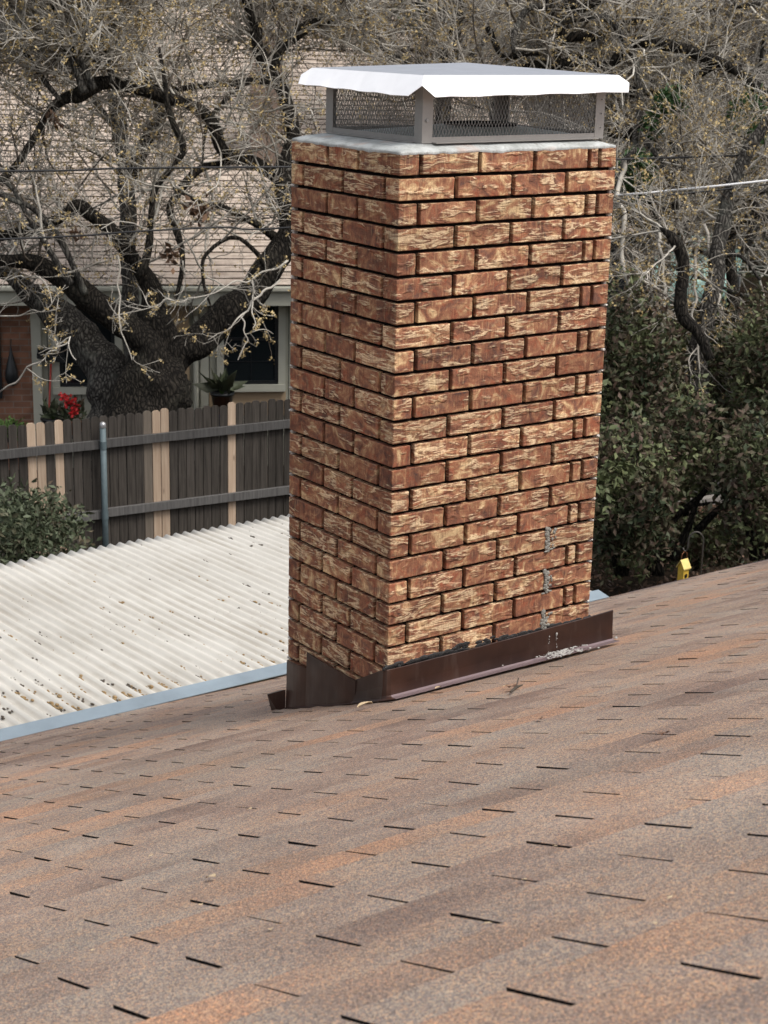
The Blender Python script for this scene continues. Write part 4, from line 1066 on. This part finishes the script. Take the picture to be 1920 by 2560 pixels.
twig_crown(S4, o4, 300, 1.3, 1700, 5200, r1=.013, zmin=-2)

o5 = empty('oak_tree', tuple(at(1750, 1250, 19.5)), 'pale ridged oak trunk and black bowed limb over the hedge at the right', 'tree'); S5 = []
LB([(1735, 1150, 32), (1740, 950, 28), (1745, 860, 24), (1768, 780, 23), (1790, 700, 22), (1795, 620, 20), (1815, 520, 19), (1850, 420, 17), (1900, 330, 15), (1960, 260, 12)], 17.4, 17.6, BARK_GREY, 'trunk', o5, S5)
LB([(1775, 900, 12), (1745, 830, 14), (1708, 790, 17), (1702, 740, 16), (1708, 680, 15), (1702, 635, 16), (1685, 600, 14), (1665, 580, 7), (1650, 570, 3)], 16.0, 15.9, BARK_DARK, 'limb', o5, S5)
LB([(1540, 528, 20), (1590, 545, 20), (1640, 565, 15), (1700, 562, 10), (1760, 545, 8), (1800, 575, 6)], 19.3, 19.2, BARK_GREY, 'limb', o5, S5)
LB([(1680, 340, 9), (1690, 420, 13), (1686, 500, 15), (1688, 570, 13), (1675, 600, 12)], 19.4, 19, BARK_DARK, 'limb', o5, S5)
LB([(1800, 600, 16), (1850, 560, 16), (1900, 545, 16), (1960, 520, 14)], 19.4, 19.4, BARK_DARK, 'limb', o5, S5)
LB([(1588, 372, 8), (1565, 400, 9), (1545, 440, 8), (1538, 500, 7)], 18.6, 18.5, BARK_GREY, 'limb', o5, S5)
LB([(1600, 330, 6), (1650, 400, 8), (1680, 450, 9), (1740, 480, 8), (1830, 500, 7), (1930, 470, 6)], 18.4, 18.3, BARK_GREY, 'limb', o5, S5)
LB([(1640, 560, 7), (1700, 600, 6), (1780, 640, 6), (1850, 640, 5), (1900, 700, 4)], 18.2, 18.0, BARK_GREY, 'limb', o5, S5)
LB([(1850, 640, 7), (1870, 600, 12), (1895, 540, 12), (1860, 470, 10), (1800, 440, 8), (1770, 380, 7)], 19.2, 18.9, BARK_GREY, 'limb', o5, S5)
LB([(1640, 650, 4), (1760, 700, 4), (1850, 735, 5), (1930, 760, 5)], 18.6, 18.4, BARK_GREY, 'limb', o5, S5)
LB([(1560, 400, 6), (1545, 470, 6), (1560, 560, 6), (1562, 680, 6), (1580, 800, 5), (1570, 870, 3), (1545, 900, 2)], 17.6, 17.2, TWIG, 'hanging_branch', o5, S5, 6)
LB([(1640, 560, 4), (1658, 650, 4), (1660, 760, 4), (1664, 850, 3), (1660, 930, 2)], 17.5, 17.2, TWIG, 'hanging_branch', o5, S5, 6)
LB([(1750, 600, 4), (1735, 720, 4), (1728, 790, 3), (1745, 860, 3), (1750, 930, 2)], 17.6, 17.2, TWIG, 'hanging_branch', o5, S5, 6)
LB([(1760, 560, 4), (1790, 660, 4), (1800, 740, 3), (1808, 790, 2)], 17.6, 17.3, TWIG, 'hanging_branch', o5, S5, 6)
twig_crown(S5, o5, 200, 1.1, 1200, 3600, r1=.011, bias=(0, 0, .2), zmin=-1.9)

twig_crown(S5[-4:], o5, 46, .5, 150, 420, r1=.006, bias=(0, 0, -.3), darkfrac=.1, tmin=.25, name='hanging_twigs', back=0)

# ------------------------------------------------------------------ smaller bare trees further back
far = [(40, 25.5, 'thin bare tree behind the far left end of the tan roof'), (470, 33, 'bare tree beyond the ridge of the tan roof'), (860, 27, 'bare tree standing behind the left half of the chimney cap'), (1010, 30, 'bare tree between the tan roof and the slim dark trunk'), (1480, 27, 'bare tree behind the right corner of the cap'), (1650, 25, 'bare tree behind the white cable'), (1840, 27, 'bare tree at the far right edge behind the oaks')]
for i, (x, d, lab) in enumerate(far):
    o = empty('bare_tree', tuple(at(x, 1500, d)), lab, 'tree', 'bare trees behind the oaks'); S = []
    sx = random.uniform(-25, 25)
    bt = LB([(x+sx, 1300, 18), (x, 900, 16), (x+sx, 500, 14), (x-sx, 250, 11), (x+sx*.5, 60, 9), (x, -120, 7)], d, d, BARK_GREY if i % 2 else BARK_DARK, 'trunk', o, S, 8)
    for k in range(5):
        y0 = random.uniform(80, 520); sg = random.choice((-1, 1)); ln = random.uniform(60, 190)
        LB([(x, y0, 7), (x+sg*ln*.4, y0-40, 6), (x+sg*ln*.8, y0-100, 5), (x+sg*ln*1.1, y0-210, 4)], d, d+random.uniform(-1.5, 1.5), BARK_GREY if k % 2 else BARK_DARK, 'limb', o, S, 6)
    twig_crown(S, o, 130, 2.2, 850, 2500, zmin=-1.9, r1=.018, mats=(TWIG_FAR, TWIG_DARK), buds=(d < 30), darkfrac=.4)

# far wood that reads as one mass
n = 5200
xs_ = rng.uniform(-400, 2350, n); ds = rng.uniform(34, 60, n); ys_ = rng.uniform(-260, 700, n)
S = np.array([at(a, b_, c) for a, b_, c in zip(xs_, ys_, ds)])
S[:, 2] = np.maximum(S[:, 2], GZ)
C, Rd = grow(S, rng.normal(size=(n, 3))*.7+np.array([0, 0, .5]), rng.uniform(1.5, 5, n), rng.uniform(.02, .05, n), np.full(n, .010), 7, .25, 0)
V1, F1 = tubes_np(C, Rd, 3)
s, d, r0 = spawn(C, Rd, 20000, .1, 1., (0, 0, .1)); C2, R2 = grow(s, d, rng.uniform(.4, 1.6, 20000), np.full(20000, .012), np.full(20000, .006), 5, .3, 0); V2, F2 = tubes_np(C2, R2, 3)
wood = empty('far_woodland', tuple(at(960, 900, 45)), 'bare brown woodland filling the distance behind every other tree', 'woodland', kind='stuff')
o = mesh('branches', np.concatenate([V1, V2]), np.concatenate([F1, F2+len(V1)]), TWIG_FAR, wood)
n = 46000
P = np.array([at(a, b_, c) for a, b_, c in zip(rng.uniform(-400, 2350, n), rng.uniform(-300, 800, n), rng.uniform(40, 62, n))])
P[:, 2] = np.maximum(P[:, 2], GZ); P = P+rng.normal(size=P.shape)*.3
BRUSH = mat_leaf('far_brush', [(.075, .066, .052), (.16, .145, .12), (.25, .225, .19), (.10, .115, .06), (.20, .175, .14)])
leaf_cards(P, .55, BRUSH, 'brush', wood, asp=.35)

# green growth seen through the branches on the right
def blob(name, cx, cy, rx, ry, d, n, size, mat, lab, cat, dd=.8, grp=None, stem=True):
    o = empty(name, tuple(at(cx, cy+ry, d)), lab, cat, grp); c = at(cx, cy, d)
    q = rng.normal(size=(n, 3)); q = unit(q)*(rng.random((n, 1))**(1/2.2))
    cl = np.array([noise.noise(Vector((p*2.7+cx).tolist())) for p in q]); q *= (1+.35*cl)[:, None]
    P = c+q[:, :1]*_r*rx*d/FPX+q[:, 1:2]*_u*ry*d/FPX+q[:, 2:]*_w*dd
    tn_ = np.array([.5+.75*noise.noise(Vector((p*1.9).tolist()))+.35*noise.noise(Vector((p*5.).tolist())) for p in P]); tn_ = np.clip(tn_*.6+.4*rng.random(n), 0, 1)
    leaf_cards(P, size, mat, 'foliage', o, tn_)
    if stem:
        b = MB()
        for k in range(5):
            e_ = c+_r*random.uniform(-.6, .6)*rx*d/FPX+_u*random.uniform(-.2, .7)*ry*d/FPX+_w*random.uniform(-.4, .4)*dd; s_ = c-_u*ry*1.0*d/FPX+_r*random.uniform(-.08, .08)
            b.tube([s_, s_*.5+e_*.5+np.array([random.uniform(-.1, .1), 0, .05]), e_], [.025, .016, .006], 6)
        b.build('stem', BARK_DARK, o, True)
    return o
blob('ivy_clump', 1675, 262, 42, 40, 19.6, 2200, .06, LEAF_IVY, 'bright green ivy clump seen right of the cap', 'ivy', .4)
blob('ivy_clump', 1625, 320, 26, 34, 19.8, 1200, .06, LEAF_IVY, 'dark green ivy patch just below and left of the bright clump', 'ivy', .4)
blob('evergreen_bush', 1580, 450, 50, 70, 19.4, 4200, .06, LEAF_IVY, 'dark evergreen bush behind the white cable beside the chimney', 'bush', .6)
blob('evergreen_bush', 1865, 330, 50, 100, 20.0, 4200, .065, LEAF_IVY, 'dark evergreen bush at the far right behind the bowed oak branches', 'bush', .7)
blob('evergreen_bush', 1035, 30, 40, 40, 26, 600, .10, LEAF_BRIGHT, 'yellow-green foliage patch beside the top of the slim dark trunk', 'bush', .4)

# ------------------------------------------------------------------ hedge, right
for i, (cx, cy, rx, ry, d, n, lab) in enumerate((
        (1560, 935, 150, 225, 17.0, 10500, 'dark photinia shrub rising close to the right side of the chimney'),
        (1775, 975, 135, 215, 18.1, 9000, 'photinia shrub in the middle of the hedge under the bowed black limb'),
        (1950, 925, 125, 230, 16.8, 9000, 'photinia shrub at the right edge of the hedge'),
        (1560, 1240, 140, 200, 15.6, 9500, 'low purplish photinia shrub beside the base of the chimney'),
        (1900, 1200, 110, 200, 15.4, 6500, 'green-leaved photinia shrub above the eave at the far right'),
        (1730, 1350, 190, 75, 17.0, 5000, 'low dark photinia growth hiding the foot of the fence behind the birdhouse'),
        (1700, 1120, 110, 170, 16.3, 5500, 'shadowy photinia shrub between the others, above the yellow birdhouse'))):
    blob('photinia_shrub', cx, cy, rx, ry, d, int(n*.82), .074, LEAF_HEDGE, lab, 'shrub', .75, 'photinia shrubs of the hedge')
hs_ = empty('hedge_stems', tuple(at(1650, 1440, 16.2)), 'dark leaning bare stems among the lower branches of the hedge', 'stems')
b = MB()
for (pts) in ([(1640, 1440), (1655, 1370), (1680, 1310), (1720, 1270), (1790, 1255)], [(1650, 1440), (1640, 1340), (1660, 1270), (1700, 1200)], [(1680, 1400), (1720, 1320), (1745, 1250), (1800, 1180)], [(1630, 1430), (1600, 1300), (1560, 1200)], [(1740, 1330), (1800, 1270), (1860, 1240)], [(1660, 1300), (1730, 1260), (1780, 1200), (1800, 1120)]):
    P = catmull([at(x, y, 16.0) for x, y in pts], 14); b.tube(P, list(np.linspace(.045, .012, 14)), 7)
b.build('stem', BARK_DARK, hs_, True)
# bush at lower left
blob('shrub', 60, 1330, 165, 125, 13.0, 4200, .055, LEAF_SHRUB, 'dusty green bush in front of the fence at the left edge', 'bush', .6)
blob('shrub', 20, 1075, 60, 30, 19.5, 700, .05, LEAF_BRIGHT, 'low bright green plant behind the fence below the brick wall', 'bush', .3)

# ground leaves under the hedge
n = 9000
P = np.stack([rng.uniform(6, 14, n), rng.uniform(4.5, 9.8, n), np.full(n, GZ+.02)], 1); o = leaf_cards(P, .07, LEAF_DEAD, 'fallen_leaves', None, asp=.5, flat=3.); tag(o, 'carpet of brown fallen leaves on the earth under the hedge', 'leaves', kind='stuff')

# ------------------------------------------------------------------ potted plants
def pot(name, loc, r_, h, mat, lab, leafmat, nleaf, size, spread, cat='potted plant', stand=False, flower=False):
    o = empty(name, loc, lab, cat); x, y, z = loc
    if stand:
        b = MB(); b.lathe((x, y, z), [(.10, 0), (.13, .02), (.12, .08), (.16, .17), (.19, .20), (.19, .235), (.10, .235)], 18); b.build('stand', POTBLUE, o, True)
        b = MB(); b.lathe((x, y, z+.236), [(.001, 0), (.17, 0), (.185, .03), (.17, .03), (.165, .012), (.001, .012)], 18); b.build('saucer', TERRA, o, True); z += .25
    b = MB(); b.lathe((x, y, z), [(.001, 0), (r_*.72, 0), (r_*.95, h*.85), (r_*1.05, h*.86), (r_*1.05, h), (r_*.92, h), (r_*.9, h*.9), (.001, h*.9)], 18); b.build('pot', mat, o, True)
    q = unit(rng.normal(size=(nleaf, 3)))*rng.random((nleaf, 1))**.5; q[:, 2] = np.abs(q[:, 2])
    P = np.array([x, y, z+h])+q*np.array(spread); leaf_cards(P, size, leafmat, 'foliage', o, updir=np.array([0, 0, 1.2]), asp=.4)
    b = MB()
    for k in range(5): b.tube([(x, y, z+h*.8), tuple(np.array([x, y, z+h])+np.array([random.uniform(-.7, .7)*spread[0], random.uniform(-.7, .7)*spread[1], spread[2]*.6]))], .006, 5)
    b.build('stem', LEAF_BRIGHT, o)
    if flower:
        F_ = []
        for k in range(7):
            c = np.array([x, y, z+h])+np.array([random.uniform(-1, 1)*spread[0]*.9, random.uniform(-1, 1)*spread[1], random.uniform(.35, 1.15)*spread[2]]); F_.append(c+unit(rng.normal(size=(26, 3)))*.038)
        for f_ in F_: leaf_cards(f_, .042, FLOWER, 'flower', o, asp=.8)
    return o
def wfloor(s, off, z): p = wp(s, z, off); return (p[0], p[1], p[2])
TBZ = -4.70
tb = empty('plant_bench', wfloor(-1.18, .55, GZ), 'low wooden bench under the window carrying the pots', 'bench')
b = MB(); wbox(b, -1.55, -.85, TBZ-.04, TBZ-.001, .36, .74); b.build('seat', WOOD_RAIL, tb)
for (s_, o_) in ((-1.5, .4), (-.9, .4), (-1.5, .7), (-.9, .7)):
    b = MB(); wbox(b, s_-.03, s_+.03, GZ, TBZ-.041, o_-.03, o_+.03); b.build('leg', WOOD_RAIL, tb)
pot('potted_plant', wfloor(-1.34, .55, TBZ), .16, .20, POTBLACK, 'dark pot of broad green leaves on the bench left of the red flowers', LEAF_SHRUB, 60, .14, (.18, .12, .12))
pot('flowering_plant', wfloor(-1.10, .58, TBZ), .13, .18, TERRA, 'potted plant with clusters of bright red flowers left of the oak trunk', LEAF_SHRUB, 160, .09, (.20, .14, .26), flower=True)
tb2 = empty('plant_table', wfloor(.72, .45, GZ), 'small wooden table carrying the blue plant stand right of the oak', 'table')
b = MB(); wbox(b, .45, 1.0, -4.74, -4.70, .25, .65); b.build('table_top', WOOD_RAIL, tb2)
for (s_, o_) in ((.5, .3), (.95, .3), (.5, .6), (.95, .6)):
    b = MB(); wbox(b, s_-.025, s_+.025, GZ, -4.741, o_-.025, o_+.025); b.build('leg', WOOD_RAIL, tb2)
pot('potted_plant', wfloor(.76, .45, -4.699), .15, .24, POTBLACK, 'black pot with slender upright leaves on a blue stand beside the right window', LEAF_SHRUB, 26, .30, (.07, .07, .06), stand=True)

# ------------------------------------------------------------------ birdhouse on its hook
c = at(1760, 1335, 12.8); hx, hy = c[0], c[1]; rr = np.array(_r0)
hk = empty('shepherd_hook', (hx+rr[0]*.0, hy, GZ), 'tall dark iron shepherd hook standing beyond the eave at the right', 'garden hook')
top = c[2]-.06; wdt = .115
pts = [np.array([hx, hy, GZ]), np.array([hx, hy, top])]
ap_ = []
for i in range(13):
    a = math.pi*i/12; ap_.append(np.array([hx, hy, top])+rr*(-wdt/2+wdt/2*math.cos(a))+np.array([0, 0, .075*math.sin(a)]))
end = ap_[-1]+np.array([0, 0, -.05]); hook2 = [end+rr*x_+np.array([0, 0, z_]) for x_, z_ in ((-.004, -.02), (-.018, -.030), (-.030, -.02), (-.034, -.004))]
b = MB(); b.tube([pts[0], pts[1]-np.array([0, 0, .01])]+ap_+[end]+hook2, .006, 8); b.build('pole', IRON, hk, True)
bh = at(1718, 1421, 12.8)+0; bc = end+rr*(-.020)+np.array([0, 0, -.03])
bhx = empty('birdhouse', tuple(bc), 'small yellow birdhouse with a slanted roof hanging above the eave right of the chimney', 'birdhouse')
wh = np.array([math.sin(YAW), math.cos(YAW), 0]); ex = _r0*.62-wh*.785; ex /= np.linalg.norm(ex); ey_ = np.array([-ex[1], ex[0], 0])
def bp(x, y, z): return tuple(bc+ex*x+ey_*y+np.array([0, 0, z]))
zt = -.070; bw, bd = .029, .029
b = MB(); V = [bp(-bw, -bd, zt-.20), bp(bw, -bd, zt-.20), bp(bw, bd, zt-.20), bp(-bw, bd, zt-.20), bp(-bw, -bd, zt-.045), bp(bw, -bd, zt-.045), bp(bw, bd, zt-.045), bp(-bw, bd, zt-.045), bp(0, -bd, zt), bp(0, bd, zt)]
b.add(V, [(0, 3, 2, 1), (0, 1, 5, 8, 4), (2, 3, 7, 9, 6), (1, 2, 6, 5), (3, 0, 4, 7)]); b.build('box', YELLOW, bhx)
b = MB()
for sg in (1, -1):
    V = [bp(0, -bd-.012, zt+.008), bp(0, bd+.012, zt+.008), bp(sg*(bw+.012), bd+.012, zt-.058), bp(sg*(bw+.012), -bd-.012, zt-.058)]
    V += [tuple(np.array(v)-np.array([0, 0, .007])) for v in V]; b.add(V, [(0, 1, 2, 3), (7, 6, 5, 4), (0, 3, 7, 4), (1, 0, 4, 5), (2, 1, 5, 6), (3, 2, 6, 7)])
b.build('roof', YELLOW_PALE, bhx)
b = MB(); hc = np.array(bp(bw+.001, 0, zt-.12)); ring = [hc+ey_*.017*math.cos(a)+np.array([0, 0, .017*math.sin(a)]) for a in np.linspace(0, 2*math.pi, 16, endpoint=False)]
b.add(ring, [tuple(range(16))]); b.build('entrance_hole', BLACKHOLE, bhx)
b = MB(); b.tube([bp(0, -bd, zt+.004), bp(0, -bd, -.02), bp(0, 0, 0), bp(0, bd, -.02), bp(0, bd, zt+.004)], .002, 5); b.build('hanger', TERRA, bhx)

# ------------------------------------------------------------------ cables
def cable(pts, r_, mat, lab, sag=.0):
    P = catmull([at(*p) for p in pts], 40); b = MB(); b.tube(P, r_, 6); tag(b.build('overhead_cable', mat, None, True), lab, 'cable', 'utility cables strung between the trees')
cable([(-1500, 430, 15), (0, 428, 16.2), (300, 421, 16.4), (640, 418, 16.7), (900, 415, 17), (1500, 400, 17.5), (3000, 350, 19)], .011, CABLEMAT, 'upper black cable crossing in front of the tan roof left of the chimney')
cable([(-1500, 640, 15), (0, 598, 16.2), (350, 578, 16.4), (560, 568, 16.7), (722, 569, 16.9), (1540, 499, 17), (1660, 488, 17.2), (1920, 461, 17.6), (3000, 340, 19)], .010, CABLEMAT, 'black cable strung directly under the whitish one, level with the upper chimney')
cable([(-1500, 40, 22), (0, 55, 24), (400, 50, 24), (700, 30, 25), (1500, -100, 26)], .012, CABLEMAT, 'black cable near the top of the picture over the tan roof ridge')
cable([(1085, 538, 22.6), (1300, 512, 19.8), (1540, 489, 16.6), (1660, 478, 16.4), (1920, 451, 16.2), (3000, 330, 18)], .011, CABLEPALE, 'whitish cable rising to the right from behind the upper chimney')  # pale colour stands in for sky reflecting off the cable
b = MB(); ms = at(1085, 530, 22.6); b.tube([ms-np.array([0, 0, 1.6]), ms], .03, 8); b.build('mast', RIMMAT, nb)
cable([(800, 380, 20), (1540, 340, 21), (1640, 336, 21.4), (1900, 304, 22), (3000, 200, 24)], .008, CABLEPALE, 'thin pale cable above the whitish one on the right')

# ------------------------------------------------------------------ shed and car beyond the hedge
sc = at(1560, 640, 32); ya = .55; ex = np.array([math.cos(ya), -math.sin(ya), 0]); ey_ = np.array([math.sin(ya), math.cos(ya), 0])
def sp_(x, y, z): return tuple(np.array([sc[0], sc[1], 0])+ex*x+ey_*y+np.array([0, 0, z]))
sh = empty('shed', sp_(0, 1, GZ), 'low dark-walled building with tan roof seen through the branches right of the chimney', 'shed')
b = MB(); b.box((-4, 0, GZ), (.6, 4, -3.25), 0, sp_); b.build('wall', BLACKFRAME, sh)
b = MB(); V = [sp_(-4.3, -.4, -3.35), sp_(.9, -.4, -3.35), sp_(.9, 2, -2.35), sp_(-4.3, 2, -2.35), sp_(.9, 4.4, -3.35), sp_(-4.3, 4.4, -3.35)]
b.add(V, [(0, 1, 2, 3), (3, 2, 4, 5)]); b.build('roof', FARROOF, sh)

cc = at(1735, 672, 35.5); cz = GZ
car = empty('parked_car', (cc[0], cc[1], cz), 'pale green car parked beyond the hedge, mostly hidden by branches', 'car')
ya = YAW+.25-math.pi/2; ex = np.array([math.cos(ya), -math.sin(ya), 0]); ey_ = np.array([math.sin(ya), math.cos(ya), 0])
zo = .0
def cp(x, y, z): return tuple(np.array([cc[0], cc[1], GZ+zo])+ex*x+ey_*y+np.array([0, 0, z]))
prof = [(-2.2, .35), (-2.25, .6), (-2.15, .85), (-1.5, .95), (-.85, 1.38), (-.4, 1.47), (.5, 1.46), (1.2, 1.30), (1.9, .98), (2.2, .92), (2.25, .6), (2.2, .35)]
V = []; n = len(prof)
for (w_, k_) in ((-.86, 0), (-.80, 1), (.80, 1), (.86, 0)):
    for (x, z) in prof:
        s_ = 1. if z < .96 else (.80 if abs(w_) > .83 else .74); V.append(cp(x, w_*s_, z*(1 if k_ else .985)))
F = [(k*n+i, k*n+(i+1) % n, (k+1)*n+(i+1) % n, (k+1)*n+i) for k in range(3) for i in range(n)]+[tuple(range(n)), tuple(reversed(range(3*n, 4*n)))]
o = mesh('body', V, F, CARMAT, car, True); md = o.modifiers.new('bev', 'BEVEL'); md.width = .05; md.segments = 3
b = MB()
b.add([cp(-1.44, -.56, 1.0), cp(-1.44, .56, 1.0), cp(-.90, .52, 1.375), cp(-.90, -.52, 1.375)], [(0, 1, 2, 3)]); b.add([cp(1.28, -.52, 1.29), cp(1.28, .52, 1.29), cp(1.84, .56, 1.03), cp(1.84, -.56, 1.03)], [(0, 1, 2, 3)])
for sg in (-1, 1): b.add([cp(-1.25, sg*.715, 1.0), cp(.0, sg*.715, 1.0), cp(.0, sg*.705, 1.36), cp(-.80, sg*.705, 1.33)], [(0, 1, 2, 3)]); b.add([cp(.08, sg*.715, 1.0), cp(1.5, sg*.715, 1.0), cp(1.05, sg*.705, 1.28), cp(.08, sg*.705, 1.36)], [(0, 1, 2, 3)])
o = b.build('window', CARGLASS, car); md = o.modifiers.new('t', 'SOLIDIFY'); md.thickness = .02; md.offset = 0
for (x, y) in ((-1.4, -.80), (1.4, -.80), (-1.4, .80), (1.4, .80)):
    b = MB(); c0 = np.array(cp(x, y, .32)); b.tube([c0-ey_*.1, c0+ey_*.1], .32, 20); wl = b.build('wheel', RUBBER, car); b = MB(); b.tube([c0-ey_*.105, c0+ey_*.105], .19, 14); b.build('rim', RIMMAT, wl)
for sg in (-1, 1):
    b = MB(); b.box((-.1, -.06, -.05), (.0, .06, .05), 0, lambda x, y, z: cp(-2.17+x, sg*.62+y*2, .70+z)); b.build('headlight', LIDMAT, car, bevel=.01)
